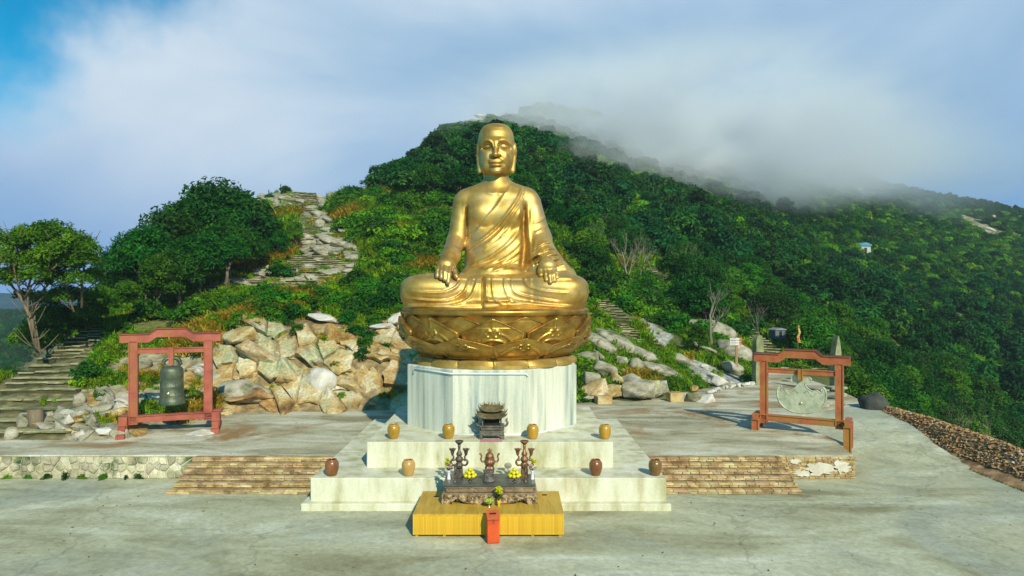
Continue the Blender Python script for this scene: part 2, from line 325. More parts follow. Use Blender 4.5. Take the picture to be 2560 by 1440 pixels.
# hills across the valley on the left, distance haze put into their blue colour
hv = []; hf = []; nx_ = 90
for r_, (Yd, zt_, am) in enumerate(((1500, -20, 16), (2300, 5, 30))):
    for i_ in range(nx_):
        X_ = -2600+i_*30.0*(Yd/1500); 
        for k_, (dy, dz) in enumerate(((-350, -62), (-120, .45), (0, 1.0), (200, -62))):
            z_ = zt_+am*(mnoise.fractal(Vector((X_*.0022, Yd*.01, 0)), 1.0, 2.0, 5)); hv.append((X_, Yd+dy, dz if dz < 0 else (-62+(z_+62)*dz)))
    o_ = r_*nx_*4; hf += [(o_+i_*4+k_, o_+(i_+1)*4+k_, o_+(i_+1)*4+k_+1, o_+i_*4+k_+1) for i_ in range(nx_-1) for k_ in range(3)]
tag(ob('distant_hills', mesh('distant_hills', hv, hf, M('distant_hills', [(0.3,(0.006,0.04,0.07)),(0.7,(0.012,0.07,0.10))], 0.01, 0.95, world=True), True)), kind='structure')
# ------------------------------------------------------------------ plaza, platforms, tiers, pedestal
rng = random.Random(7); nrng = np.random.RandomState(5)
# lower plaza with the ramp that climbs on the right
xs = np.concatenate([np.linspace(-70, -16, 12, False), np.linspace(-16, 23.0, 60)]); ys = np.concatenate([np.linspace(-12, 24, 8, False), np.linspace(24, 60, 60)])
XX, YY = np.meshgrid(xs, ys, indexing='ij'); 
ramp = np.clip((YY-30)/13, 0, 1); ramp = ramp*ramp*(3-2*ramp)*.97
ZZ = np.where(XX > 15, ramp*np.clip((XX-15.2)/.8, 0, 1), 0)*1.0
ZZ = np.where((XX <= 16.0) & (YY > 31), -.2, ZZ)
edge_x = 22.4-.0*YY
n1 = len(ys); i, j = np.meshgrid(np.arange(len(xs)-1), np.arange(n1-1), indexing='ij'); a = (i*n1+j).ravel()
g_ = ob('plaza_ground', mesh('plaza_ground', np.stack([XX, YY, ZZ], -1).reshape(-1, 3), np.stack([a, a+n1, a+n1+1, a+1], 1), m_ground, True)); tag(g_, kind='structure')
# upper platform
def slab(name, poly, z0, z1, m, kind='structure', ch=0.03):
    n = len(poly); c = Vector((sum(p[0] for p in poly)/n, sum(p[1] for p in poly)/n))
    inner = [(p[0]+(c.x-p[0])*ch/8, p[1]+(c.y-p[1])*ch/8) for p in poly]
    v = [(x, y, z0) for x, y in poly]+[(x, y, z1-ch) for x, y in poly]+[(x, y, z1) for x, y in inner]
    f = [(i, (i+1) % n, n+(i+1) % n, n+i) for i in range(n)]+[(n+i, n+(i+1) % n, 2*n+(i+1) % n, 2*n+i) for i in range(n)]+[tuple(range(2*n, 3*n))]
    o = ob(name, mesh(name, v, f, m)); 
    if kind: tag(o, kind=kind)
    return o
WY, ZP = 30.45, 1.0      # front line and height of the upper platform
slab('upper_platform', [(-60, WY), (15.25, WY), (15.9, 33.5), (16.05, 37.5), (17.5, 41), (20.5, 43), (23.4, 45), (24.6, 52), (25, 62), (22, 70), (6, 70), (-26, 60), (-60, 60)], -1.2, ZP, m_plat)
# the two concrete tiers
CXS = -0.92
tiers = empty('stepped_base', (CXS, 31, 0)); tag(tiers, 'two pale concrete tiers stepping up to the octagonal pedestal', 'platform')
def lb(x0, x1, y0, y1, z0, z1, b=.03): return MB().box(x0-CXS, x1-CXS, y0-31, y1-31, z0, z1, b)
lb(-8.02, 6.04, 25.88, 30.4, -.1, .27).build('foot', m_tier, tiers)
lb(-7.74, 5.92, 26.2, 30.6, .2, 1.16).build('lower_tier', m_tier, tiers)
lb(-7.74, 5.92, 30.603, 38.4, .2, 1.157).build('lower_tier', m_tier, tiers)
lb(-5.92, 4.12, 27.8, 36.4, 1.1, 2.19).build('upper_tier', m_tier, tiers)
# board marks: thin proud strips left by the formwork
mb = MB()
for x in (-3.4, -.95, 1.7, 3.6): mb.box(x-CXS-.006, x-CXS+.006, 26.2-31-.004, 26.2-31+.01, .30, 1.10)
for x in (-2.7, .4, 2.9): mb.box(x-CXS-.006, x-CXS+.006, 27.8-31-.004, 27.8-31+.01, 1.2, 2.13)
mb.box(-5.9-CXS, 4.1-CXS, 27.8-31-.004, 27.8-31+.01, 1.86, 1.875); mb.build('form_line', m_tier, tiers)
# octagonal pedestal
ped = empty('octagonal_pedestal', (CXS, 33, 2.19)); tag(ped, 'weathered octagonal concrete pedestal under the lotus throne', 'pedestal')
R8 = 3.88/math.cos(math.pi/8)
MB().lathe([(R8, 0), (R8, 2.75), (R8-.04, 2.79)], 8, rot=math.pi/8, smooth=False).build('shaft', m_ped, ped)
# white conduit under the rim
tub = MB(); rr = 3.88/math.cos(math.pi/8)
cor = [Vector((rr*math.cos(math.pi/8+k*math.pi/4), rr*math.sin(math.pi/8+k*math.pi/4), 0)) for k in (4, 5, 6)]
def pc(v, z, s=1.012): return (v.x*s, v.y*s, z)
v4, v5, v6 = cor
tub.tube([pc(v4.lerp(v5, .16), 2.42), pc(v4.lerp(v5, .18), 2.66), pc(v5, 2.62, 1.012), pc(v6.lerp(v5, .03), 2.62), pc(v6.lerp(v5, .01), 2.52)], .035, 6)
tub.build('conduit', M('white_plastic', [(0.80,0.86,0.88)], 2, 0.5), ped)
m_seal = M('white_sealant', [(0.75,0.76,0.74)], 3, 0.8)
sl_ = MB(); sl_.tube([pc(v5, .03, 1.01), pc(v6, .03, 1.01)], .05, 6); 
v7 = Vector((rr*math.cos(math.pi/8+7*math.pi/4), rr*math.sin(math.pi/8+7*math.pi/4), 0)); sl_.tube([pc(v6, .02, 1.01), pc(v7, .02, 1.01)], .04, 6); sl_.build('sealant_line', m_seal, ped)
# ---- brick steps
m_brick = M('sandstone_brick', [(0.28,(0.17,0.105,0.03)),(0.45,(0.42,0.30,0.12)),(0.6,(0.56,0.44,0.22)),(0.78,(0.68,0.60,0.38))], 1.7, 0.9, bump=0.5, world=True, fine=0.3, rnd=0.30)
m_mortar = M('mortar', [(0.3,(0.16,0.12,0.06)),(0.7,(0.32,0.26,0.15))], 2.5, 0.95, bump=0.4, world=True, fine=0.3)
def brick_mesh(l, d, h, seed):
    r_ = random.Random(seed); m_ = MB(); m_.box(-l/2, l/2, -d/2, d/2, -h/2, h/2, .012); v = [(x+r_.uniform(-.008, .008), y+r_.uniform(-.012, .012), z+r_.uniform(-.006, .006)) for x, y, z in m_.v]; m_.v = v
    return m_.me('brick', m_brick)
BR = [brick_mesh(l, .30, .075, k) for k, l in enumerate((.30, .36, .42, .48, .55, .33))]; BL = (.30, .36, .42, .48, .55, .33)
def brick_course(par, x0, x1, y, z, rg, jit=.02, depth=.0, sc=1.0, skip=0.0):
    x = x0
    while x < x1-.08:
        k = rg.randrange(6); l = BL[k]*sc; l = min(l, x1-x)
        if rg.random() >= skip:
            o = ob('brick', BR[k], par, (x+l/2, y+.15+rg.uniform(-jit, jit), z), (rg.uniform(-.02, .02), 0, rg.uniform(-.03, .03)), ((l-.014)/BL[k], 1, rg.uniform(.88, 1.05)))
        x += l
def stair(name, label, xl, xr, seed, steps=6):
    rg = random.Random(seed); e = empty(name, ((xl+xr)/2, 29, 0)); tag(e, label, 'steps'); cx_ = (xl+xr)/2
    run, rise = (WY-28.0)/steps, ZP/steps; m_ = MB()
    for k in range(steps):
        y = 28.0+run*k; m_.box(xl-cx_, xr-cx_, y+.06-29, WY+.3-29, rise*k-.02 if k else -.05, rise*(k+1)-.035)
    m_.build('core', m_mortar, e)
    for k in range(steps):
        y = 28.0+run*k-29
        for c in range(2): brick_course(e, xl-cx_-(0.0 if k else .1), xr-cx_, y+c*.012, rise*k+rise*(c+.5)/2+.004, rg, sc=1.05)
    # flat paving of the treads
    tb = MB()
    for k in range(steps):
        y = 28.0+run*k-29+.30; x = xl-cx_
        while x < xr-cx_-.1:
            l = min(rg.uniform(.3, .7), xr-cx_-x); tb.box(x+.008, x+l-.008, y+.01, y+run-.30+.02+.02, rise*(k+1)-.06, rise*(k+1)-.010+rg.uniform(-.006, .012), .006); x += l
    o = tb.build('tread_paving', MATS.get('dark_tread') or M('dark_tread', [(0.3,(0.10,0.07,0.025)),(0.5,(0.26,0.18,0.08)),(0.72,(0.42,0.33,0.18))], 1.6, 0.9, bump=.5, world=True, fine=.35), e); o['kind'] = 'stuff'  # treads darker brown than the bricks, so the flight shows bands
    return e
stair('brick_steps', 'broad sandstone brick steps on the left of the concrete tiers, beside the rubble wall', -14.1, -7.78, 3)
stair('brick_steps', 'broad sandstone brick steps on the right of the concrete tiers', 5.97, 11.9, 4)
# brick retaining wall right of the steps
rw = empty('brick_retaining_wall', (13.6, WY, 0)); tag(rw, 'brick retaining wall with flaking white plaster below the right hand frame', 'wall')
MB().box(11.9-13.6, 15.2-13.6, .05, .5, -.1, .97).build('core', m_mortar, rw)
rg = random.Random(9)
for c in range(11): brick_course(rw, 11.9-13.6, 15.25-13.6, -.14, .05+c*.087, rg, jit=.012, sc=.9)
m_plas = M('flaking_plaster', [(0.3,(0.46,0.42,0.30)),(0.6,(0.66,0.64,0.54))], 2, 0.85, bump=0.3, world=True, fine=0.2)
def patch(seed, cx_, cz_, rx, rz):
    r_ = random.Random(seed); n = 22; pts = [(cx_+rx*math.cos(t)*(r_.uniform(.55, 1.1)), cz_+rz*math.sin(t)*(r_.uniform(.55, 1.1))) for t in [k*math.tau/n for k in range(n)]]
    return pts
pm = MB()
for s_, a in enumerate(((13.7, .45, .75, .32), (12.9, .25, .5, .18), (14.6, .55, .45, .3), (12.6, .8, .3, .12))):
    pm.prism([(x-13.6, min(max(z, .02), .93)) for x, z in patch(s_, *a)], -.175, -.12)
pm.build('plaster_patch', m_plas, rw)
for k in range(9):   # the return of the wall along the ramp
    brick_course(rw, 0, 3.0, 0, .10+k*.1, rg) if False else None
cap_ = MB()
cap_.box(-60, 15.3, WY-.10, WY+.35, .985, 1.035, .015)
# ---- rubble wall on the left
wl = empty('rubble_wall', (-19, WY, 0)); tag(wl, 'low rubble stone wall holding up the platform on the left', 'wall')
MB().box(-41, 4.9, .02, .5, -.1, .985).build('mortar_core', M('mossy_mortar', [(0.3,(0.03,0.045,0.015)),(0.7,(0.13,0.13,0.07))], 1.2, 0.95, bump=0.4, world=True), wl)
MB().box(-41, 4.95, -.03, .6, .955, 1.03, .02).build('coping', m_plat, wl)
m_stone = M('wall_stone', [(0.3,(0.18,0.18,0.08)),(0.5,(0.50,0.48,0.31)),(0.7,(0.70,0.67,0.50))], 1.3, 0.9, bump=0.5, world=True, cols2=(0.05,0.09,0.02), scale2=0.55, mix2=(0.54,0.66), fine=0.3, rnd=0.3)
# irregular stones: cells of a jittered grid, each clipped to its own neighbours
def clip(poly, p, nrm):
    out = []; n = len(poly)
    for i in range(n):
        a, b = poly[i], poly[(i+1) % n]; da = (a[0]-p[0])*nrm[0]+(a[1]-p[1])*nrm[1]; db = (b[0]-p[0])*nrm[0]+(b[1]-p[1])*nrm[1]
        if da <= 0: out.append(a)
        if (da < 0) != (db < 0) and da != db: t = da/(da-db); out.append((a[0]+(b[0]-a[0])*t, a[1]+(b[1]-a[1])*t))
    return out
def cells(x0, x1, z0, z1, dx, dz, rg, gap=.02, jit=.36):
    pts = []; nx = int((x1-x0)/dx); nz = max(1, int(round((z1-z0)/dz)))
    for j in range(nz):
        for i in range(nx): pts.append((x0+(i+.5+(j % 2)*.5-.25+rg.uniform(-jit, jit))*dx, z0+(j+.5+rg.uniform(-jit, jit)*.7)*(z1-z0)/nz))
    for p in pts:
        c = [(max(x0, p[0]-dx*1.5), z0), (min(x1, p[0]+dx*1.5), z0), (min(x1, p[0]+dx*1.5), z1), (max(x0, p[0]-dx*1.5), z1)]
        for o_ in pts:
            d = (o_[0]-p[0], o_[1]-p[1]); l = math.hypot(*d)
            if 0 < l < 3*dx: nn = (d[0]/l, d[1]/l); c = clip(c, (p[0]+d[0]/2-nn[0]*gap, p[1]+d[1]/2-nn[1]*gap), nn)
            if len(c) < 3: break
        if len(c) >= 3: yield p, c
def stone_from(poly, c, dep, rg, bul=.05):
    n = len(poly); m_ = MB(); v = []; 
    def sh(k): return [(c[0]+(x-c[0])*k, c[1]+(z-c[1])*k) for x, z in poly]
    for k, y in ((1.0, dep), (1.0, .0), (.93, -bul*.7), (.6, -bul-rg.uniform(0, .03))):
        v += [(x-c[0], y+rg.uniform(-.008, .008), z-c[1]) for x, z in sh(k)]
    f = [(r_*n+i, r_*n+(i+1) % n, (r_+1)*n+(i+1) % n, (r_+1)*n+i) for r_ in range(3) for i in range(n)]+[tuple(3*n+i for i in range(n))]
    m_.add(v, f, False); return m_
rg = random.Random(21)
for c, poly in cells(-9.5, 4.85, .0, .95, .40, .31, rg, .016):
    if rg.random() < .03: continue
    stone_from(poly, c, .1, rg, .07).build('stone', m_stone, wl, (c[0], 0, c[1]))
# ---- scattered dead leaves on the paving
lv = MB()
for k in range(150):
    x, y = rg.uniform(-17, 21), rg.uniform(19.5, 27.6) if k % 3 else rg.uniform(19, 30); 
    if -8.2 < x < 6.1 and y > 21.8: continue
    s_ = rg.uniform(.03, .075); a = rg.uniform(0, 6.28); z = .012
    pts = [(x+s_*math.cos(a+t)*q_, y+s_*math.sin(a+t)*q_, z+rg.uniform(0, .03)) for t, q_ in ((0, 1), (1.3, .45), (3.14, 1), (4.9, .45))]
    lv.add(pts, [(0, 1, 2), (0, 2, 3)])
o = lv.build('dead_leaves', M('dead_leaf', [(0.10,0.06,0.025)], 5, 0.9)); tag(o, kind='stuff')
# ------------------------------------------------------------------ the statue, carved as a distance field
SX, SY, SZ = -0.81, 33.0, 7.55
def q(px, py, y): Y = SY + y; return np.array([(px-CX)*Y/FPX - SX, y, CAMZ-(py-HY)*Y/FPX - SZ])
def surface_nets(F, org, h):
    S = F < 0; nx, ny, nz = F.shape
    cs = np.zeros((nx-1, ny-1, nz-1, 3), np.float32); cnt = np.zeros((nx-1, ny-1, nz-1), np.float32)
    def sl(i, j, k): return (slice(i, nx-1+i), slice(j, ny-1+j), slice(k, nz-1+k))
    tot = np.zeros((nx-1, ny-1, nz-1), np.int8)
    for i in (0, 1):
        for j in (0, 1):
            for k in (0, 1): tot += S[sl(i, j, k)]
    idx = np.argwhere((tot > 0) & (tot < 8)); I, J, Kk = idx.T
    acc = np.zeros((len(idx), 3), np.float32); c = np.zeros(len(idx), np.float32)
    for a in range(3):
        for u in (0, 1):
            for v in (0, 1):
                o0 = [0, 0, 0]; oth = [b for b in range(3) if b != a]; o0[oth[0]] = u; o0[oth[1]] = v; o1 = list(o0); o1[a] = 1
                f0 = F[I+o0[0], J+o0[1], Kk+o0[2]]; f1 = F[I+o1[0], J+o1[1], Kk+o1[2]]
                m = (f0 < 0) != (f1 < 0); t = np.where(m, f0/np.where(m, f0-f1, 1), 0)
                p = np.zeros((len(idx), 3), np.float32); p[:, a] = t; p[:, oth[0]] = u; p[:, oth[1]] = v
                acc += p*m[:, None]; c += m
    vid = np.full((nx-1, ny-1, nz-1), -1, np.int64); vid[I, J, Kk] = np.arange(len(idx))
    V = (idx + acc/np.maximum(c, 1)[:, None])*h + np.asarray(org)
    quads = []
    for a in range(3):
        b, d = [(1, 2), (2, 0), (0, 1)][a]
        A = S; s0 = [slice(None)]*3; s1 = [slice(None)]*3
        s0[a] = slice(0, -1); s1[a] = slice(1, None)
        for e in (b, d): s0[e] = slice(1, -1); s1[e] = slice(1, -1)
        X0 = A[tuple(s0)]; X1 = A[tuple(s1)]
        for flip, mm in ((False, X0 & ~X1), (True, ~X0 & X1)):
            e = np.argwhere(mm)
            if len(e) == 0: continue
            e = e.copy(); e[:, b] += 1; e[:, d] += 1
            def g(db, dd):
                z = e.copy(); z[:, b] -= db; z[:, d] -= dd; return vid[z[:, 0], z[:, 1], z[:, 2]]
            qd = np.stack([g(1, 1), g(0, 1), g(0, 0), g(1, 0)], 1)
            quads.append(qd[:, ::-1] if flip else qd)
    Q = np.concatenate(quads); Q = Q[(Q >= 0).all(1)]
    return V, Q
class Grid:
    def __init__(s, lo, hi, h):
        s.lo = np.array(lo, float); s.h = h; n = [int((b-a)/h)+1 for a, b in zip(lo, hi)]
        s.x = (lo[0]+np.arange(n[0])*h).astype(np.float32)[:, None, None]; s.y = (lo[1]+np.arange(n[1])*h).astype(np.float32)[None, :, None]; s.z = (lo[2]+np.arange(n[2])*h).astype(np.float32)[None, None, :]
        s.F = np.full(n, 10, np.float32); s.x2 = s.x[:, 0, 0][:, None]; s.z2 = s.z[0, 0, :][None, :]
    def ell(s, c, r, p=2.0):
        ax = np.abs((s.x-c[0])/r[0]); ay = np.abs((s.y-c[1])/r[1]); az = np.abs((s.z-c[2])/r[2])
        if p == 2.0: k = np.sqrt(ax*ax+ay*ay+az*az); g = np.sqrt((ax/r[0])**2+(ay/r[1])**2+(az/r[2])**2)+1e-6; return k*(k-1)/g
        k = (ax**p+ay**p+az**p)**(1/p)+1e-6
        g = np.sqrt((ax**(p-1)/r[0])**2+(ay**(p-1)/r[1])**2+(az**(p-1)/r[2])**2)*k**(1-p)+1e-3
        return ((k-1)/np.maximum(g, .9/max(r))).astype(np.float32)
    def cap(s, a, b, ra, rb=None):
        rb = ra if rb is None else rb; a = np.asarray(a, float); b = np.asarray(b, float); d = b-a; l2 = float(d@d)
        px, py, pz = s.x-a[0], s.y-a[1], s.z-a[2]
        t = np.clip((px*d[0]+py*d[1]+pz*d[2])/l2, 0, 1)
        return np.sqrt((px-t*d[0])**2+(py-t*d[1])**2+(pz-t*d[2])**2)-(ra+(rb-ra)*t)
    def add(s, f, k=0.1):
        h = np.clip(k-np.abs(s.F-f), 0, None)/k; s.F = np.minimum(s.F, f)-h*h*k*0.25
    def cut(s, f, k=0.05):
        f = -f; h = np.clip(k-np.abs(s.F-f), 0, None)/k; s.F = np.maximum(s.F, f)+h*h*k*0.25
    def line(s, pts, h, w, taper=True):
        """ridge (h>0) or groove (h<0) along a polyline in the frontal x,z plane"""
        if len(pts) > 2:
            p_ = [pts[0]]+list(pts)+[pts[-1]]; pts = [tuple(cubic(t, *[np.array(p_[i+j], float) for j in range(4)])) for i in range(len(p_)-3) for t in (0, .25, .5, .75)]+[pts[-1]]
        out = np.full((len(s.x2), s.z2.shape[1]), 9, np.float32); tt = np.zeros_like(out); n = len(pts)-1
        for i in range(n):
            a, b = np.array(pts[i], float), np.array(pts[i+1], float); d = b-a; l2 = float(d@d)+1e-9
            px, pz = s.x2-a[0], s.z2-a[1]; t = np.clip((px*d[0]+pz*d[1])/l2, 0, 1); ds = np.hypot(px-t*d[0], pz-t*d[1])
            m = ds < out; out = np.where(m, ds, out); tt = np.where(m, (i+t)/n, tt)
        e = np.clip(np.minimum(tt, 1-tt)*6+0.25, 0, 1) if taper else 1
        return (h*np.exp(-(out/w)**2)*e).astype(np.float32)
    def poly(s, pts, soft=0.04):
        """soft inside mask of a polygon in x,z"""
        X = np.broadcast_to(s.x2, (len(s.x2), s.z2.shape[1])); Z = np.broadcast_to(s.z2, X.shape); ins = np.zeros(X.shape, bool); dd = np.full(X.shape, 9, np.float32)
        for i in range(len(pts)):
            a, b = pts[i], pts[(i+1) % len(pts)]
            c = ((a[1] > Z) != (b[1] > Z)) & (X < (b[0]-a[0])*(Z-a[1])/((b[1]-a[1]) or 1e-9)+a[0]); ins ^= c
            d = np.array(b, float)-np.array(a, float); l2 = float(d@d)+1e-9; px, pz = X-a[0], Z-a[1]; t = np.clip((px*d[0]+pz*d[1])/l2, 0, 1)
            dd = np.minimum(dd, np.hypot(px-t*d[0], pz-t*d[1]))
        return np.clip(np.where(ins, dd, -dd)/soft*.5+.5, 0, 1).astype(np.float32)
    def carve(s, H, front=0.3): s.F -= H[:, None, :]*np.clip((front-s.y)/0.4, 0, 1)
    def me(s, name, m):
        V, Q = surface_nets(s.F, s.lo, s.h); return mesh(name, V, Q, m, True)
def pl(pts, y): return [(lambda r: (r[0], r[2]))(q(a, b, y)) for a, b in pts]

statue = empty('buddha_statue', (SX, SY, SZ))
tag(statue, 'huge gilded seated Buddha statue with shaven head, resting on a lotus throne', 'statue')
G = Grid((-4.75, -3.45, -0.25), (4.75, 2.35, 6.9), 0.047)
# torso
G.add(G.ell(q(1240, 565, .55), (1.50, 1.02, 1.85), 2.9), .1)
G.add(G.ell(q(1246, 650, .42), (1.60, 1.22, 1.6), 2.8), .22)
G.add(G.cap(q(1170, 508, .55), q(1314, 505, .55), .62), .4)
G.add(G.cap(q(1166, 497, .62), q(1241, 467, .75), .42, .50), .35); G.add(G.cap(q(1316, 493, .62), q(1241, 467, .75), .42, .50), .35)
G.add(G.cap(q(1241, 400, .58), q(1241, 480, .62), .56, .62), .30)
for a in (1, -1): G.add(G.ell(q(1240-a*34, 535, -.18), (.75, .42, .52)), .35)
# arms
G.add(G.cap(q(1160, 509, .50), q(1144, 606, .25), .54, .49), .12)
G.add(G.cap(q(1141, 602, .22), q(1121, 652, -1.35), .47, .38), .12)
G.add(G.cap(q(1128, 638, -1.0), q(1122, 650, -1.35), .47, .43), .05)
G.add(G.cap(q(1326, 512, .50), q(1346, 600, .25), .54, .58), .22)
G.add(G.cap(q(1348, 598, .22), q(1366, 648, -1.25), .55, .42), .22)
G.add(G.cap(q(1325, 560, .2), q(1335, 655, -.2), .35, .45), .30)
G.add(G.cap(q(1360, 640, -.5), q(1418, 690, -.9), .42, .34), .40); G.add(G.cap(q(1372, 635, -.2), q(1425, 688, -.4), .30, .30), .3); G.add(G.cap(q(1350, 650, -.3), q(1350, 690, -1.3), .55, .5), .40)
# legs
G.add(G.ell(q(1089, 729, -1.05), (1.60, 1.68, .84), 2.8), .15)
G.add(G.ell(q(1387, 728, -1.05), (1.55, 1.68, .84), 2.8), .15)
G.add(G.ell(q(1238, 734, -.55), (3.1, 1.9, .76), 2.6), .35)
G.add(G.cap(q(1120, 738, -1.75), q(1358, 738, -1.75), .66, .66), .45)
G.add(G.ell((0.0, -.35, .02), (4.22, 2.42, .42), 4.0), .22)
G.add(G.ell(q(1238, 680, -.75), (1.5, 1.0, .28)), .3)
G.add(G.ell(q(1092, 691, -1.9), (.62, .34, .17)), .06); G.add(G.ell(q(1070, 690, -1.95), (.20, .25, .14)), .05)   # sole of the foot
# robe: thicker cloth below the hem that crosses the chest
hem = [(1275,459),(1268,478),(1254,497),(1240,520),(1223,540),(1205,563),(1186,585),(1166,602)]
robe = pl(hem + [(1150,700),(1420,700),(1380,560),(1345,480),(1300,455)], .0)
H = G.poly(robe, .05)*0.055
H += G.line(pl(hem, 0), .03, .05)
main = [(1306,462),(1301,485),(1290,507),(1275,530),(1259,550),(1240,573),(1215,595),(1190,612),(1168,628)]
H += G.line(pl(main, 0), .085, .06); H += G.line(pl([(a+5, b+4) for a, b in main], 0), -.05, .06)
H += G.line(pl([(1314,466),(1308,492),(1298,515),(1283,538),(1268,562),(1250,585),(1228,606),(1200,626)], 0), .05, .05)
H += G.line(pl([(1304,520),(1292,548),(1276,575),(1256,600),(1225,622),(1180,645)], -.3), .045, .06)
H += G.line(pl([(1310,545),(1296,575),(1278,600),(1252,625),(1215,648),(1176,664)], -.4), .04, .055)
for i, (a, b, c_) in enumerate((((1303,575),(1272,612),(1210,655)), ((1306,600),(1270,636),(1205,672)), ((1300,628),(1262,655),(1215,679)), ((1290,650),(1262,668),(1235,681)),
        ((1262,590),(1240,606),(1212,622)), ((1250,560),(1238,572),(1222,584)), ((1280,560),(1268,578),(1250,594)), ((1240,640),(1210,652),(1180,662)))):
    H += G.line(pl([a, b, c_], -.45), .028, .05); H += G.line(pl([(x+3, y+4) for x, y in (a, b, c_)], -.45), -.018, .05)
H += G.line(pl([(1311,508),(1309,560),(1310,620),(1304,676)], -.1), -.20, .10)
H += G.line(pl([(1322,520),(1322,580),(1326,640),(1330,676)], -.1), .07, .07)
H += G.line(pl([(1338,600),(1332,640),(1342,672)], -.3), .05, .05)
H += G.line(pl([(1168,515),(1168,560),(1166,600)], .1), -.16, .07)
for a, b in (((1330,628),(1378,606)), ((1328,646),(1384,622)), ((1334,662),(1392,636)), ((1340,674),(1398,648)), ((1352,680),(1408,660)), ((1320,655),(1352,640))):
    m_ = ((a[0]+b[0])/2+4, (a[1]+b[1])/2-7); H += G.line(pl([a, m_, b], -.7), .085, .055); H += G.line(pl([(p[0], p[1]+5) for p in (a, m_, b)], -.7), -.05, .05)
H += G.line(pl([(1332,560),(1352,552),(1364,540)], .1), .04, .045); H += G.line(pl([(1336,585),(1356,574),(1370,560)], .1), .04, .045)
# chest and collar
H += G.line(pl([(1212,480),(1232,487),(1241,484),(1252,487),(1268,480)], .1), .05, .09)
H += G.line(pl([(1190,560),(1215,568),(1236,558)], -.2), -.04, .10)
H += G.line(pl([(1110,640),(1124,644),(1146,634)], -.8), -.04, .05)
# lap
KY = -2.45
for a in ([(1010,727),(1100,731),(1139,718),(1149,700)], [(1012,744),(1078,751),(1125,750),(1158,732),(1169,706)], [(1019,763),(1125,763),(1172,746),(1187,718),(1190,700)],
          [(1309,694),(1319,713),(1361,727),(1420,732)], [(1277,701),(1283,723),(1309,739),(1408,756)], [(1260,694),(1264,727),(1290,751),(1373,763),(1432,765)],
          [(1229,695),(1233,735),(1243,752),(1262,762)], [(1216,696),(1216,735),(1222,750)], [(1168,697),(1190,706),(1206,709)]):
    H += G.line(pl(a, KY), .06, .055); H += G.line(pl([(x-3, y-4) for x, y in a], KY), -.03, .05)
H += G.poly(pl([(1208,690),(1208,772),(1330,772),(1330,690)], KY), .05)*.10*np.clip((G.x2*-.35+.8), 0, 1)
H += G.line(pl([(1206,692),(1207,772)], KY), -.10, .045)
H += G.line(pl([(1212,752),(1250,752),(1276,750)], KY), .12, .09)
H += G.line(pl([(1210,768),(1290,760),(1360,764),(1430,771)], KY), .06, .07)
H += G.line(pl([(1010,766),(1110,768),(1205,770)], KY), .06, .05)
G.carve(H, .45); G.F = np.maximum(G.F, -.02-G.z)
ob('body', G.me('body', m_gold), statue)
# hands
def hand(pts, tips, thumb, name):
    allp = np.array([p for p in pts]+[t[-1] for t in tips]); lo = allp.min(0)-.45; hi = allp.max(0)+.45
    g = Grid(lo, hi, .03)
    g.add(g.cap(pts[0], pts[1], .34, .30), .1); g.add(g.ell((pts[1]+pts[2])/2, (.40, .34, .30), 2.3), .2)
    for t in tips:
        for i in range(len(t)-1): g.add(g.cap(t[i], t[i+1], .125-.012*i, .118-.012*i), .035)
    for i in range(len(thumb)-1): g.add(g.cap(thumb[i], thumb[i+1], .14-.015*i, .125-.015*i), .06)
    ob(name, g.me(name, m_gold), statue)
w0 = q(1121, 645, -1.45)
hand([w0, q(1116, 660, -1.95), q(1113, 668, -2.15)],
     [[q(1098,664,-2.1), q(1095,676,-2.4), q(1093,690,-2.55)], [q(1106,664,-2.2), q(1104,680,-2.55), q(1103,694,-2.66)],
      [q(1114,664,-2.25), q(1112,682,-2.62), q(1112,698,-2.72)], [q(1123,664,-2.2), q(1122,686,-2.62), q(1120,706,-2.78)]],
     [q(1132,662,-1.95), q(1136,678,-2.25), q(1139,690,-2.45), q(1142,694,-2.5)], 'hand')
w1 = q(1363, 648, -1.35)
hand([w1, q(1368, 664, -1.95), q(1369, 671, -2.1)],
     [[q(1360,672,-2.1), q(1364,686,-2.45), q(1366,700,-2.6)], [q(1368,672,-2.15), q(1374,690,-2.55), q(1376,706,-2.7)],
      [q(1376,671,-2.1), q(1384,688,-2.5), q(1386,702,-2.62)], [q(1383,670,-2.0), q(1391,684,-2.35), q(1393,695,-2.5)]],
     [q(1354,668,-1.95), q(1351,679,-2.2), q(1352,688,-2.4)], 'hand')
# head
hc = q(1240.5, 370, .45)
g = Grid(hc+np.array([-1.12, -1.35, -1.5]), hc+np.array([1.12, 1.35, 1.32]), .027)
zt = [q(1240, p, .45)[2] for p in (309.5, 311, 314, 319, 327, 338, 352, 370, 390, 405, 418, 428, 435, 439.5, 441.5)][::-1]
wt = [.02, .26, .48, .63, .76, .845, .885, .895, .875, .85, .81, .75, .66, .48, .05][::-1]
ft = [.02, .25, .48, .66, .83, .92, .97, .93, .90, .90, .90, .88, .80, .62, .10][::-1]
bt = [.02, .30, .55, .78, .96, 1.06, 1.12, 1.12, 1.0, .75, .45, .25, .2, .2, .05][::-1]
z1 = g.z[0, 0, :]; W = np.interp(z1, zt, wt)[None, None, :]; Ff = np.interp(z1, zt, ft)[None, None, :]; B = np.interp(z1, zt, bt)[None, None, :]
X = g.x-hc[0]; Yv = g.y-hc[1]; D = np.where(Yv < 0, Ff, B)
k = ((np.abs(X)/W)**2.35+(np.abs(Yv)/D)**2.35)**(1/2.35); f = (k-1)*np.minimum(W, D)*.85
zc = zt[-1]; f = np.maximum(f, g.z-zc); f = np.maximum(f, zt[0]-g.z)
g.F = f.astype(np.float32)
FY = -.48
def hq(px, py, y=FY): return q(px, py, y)
def fl(pts): return pl(pts, FY)
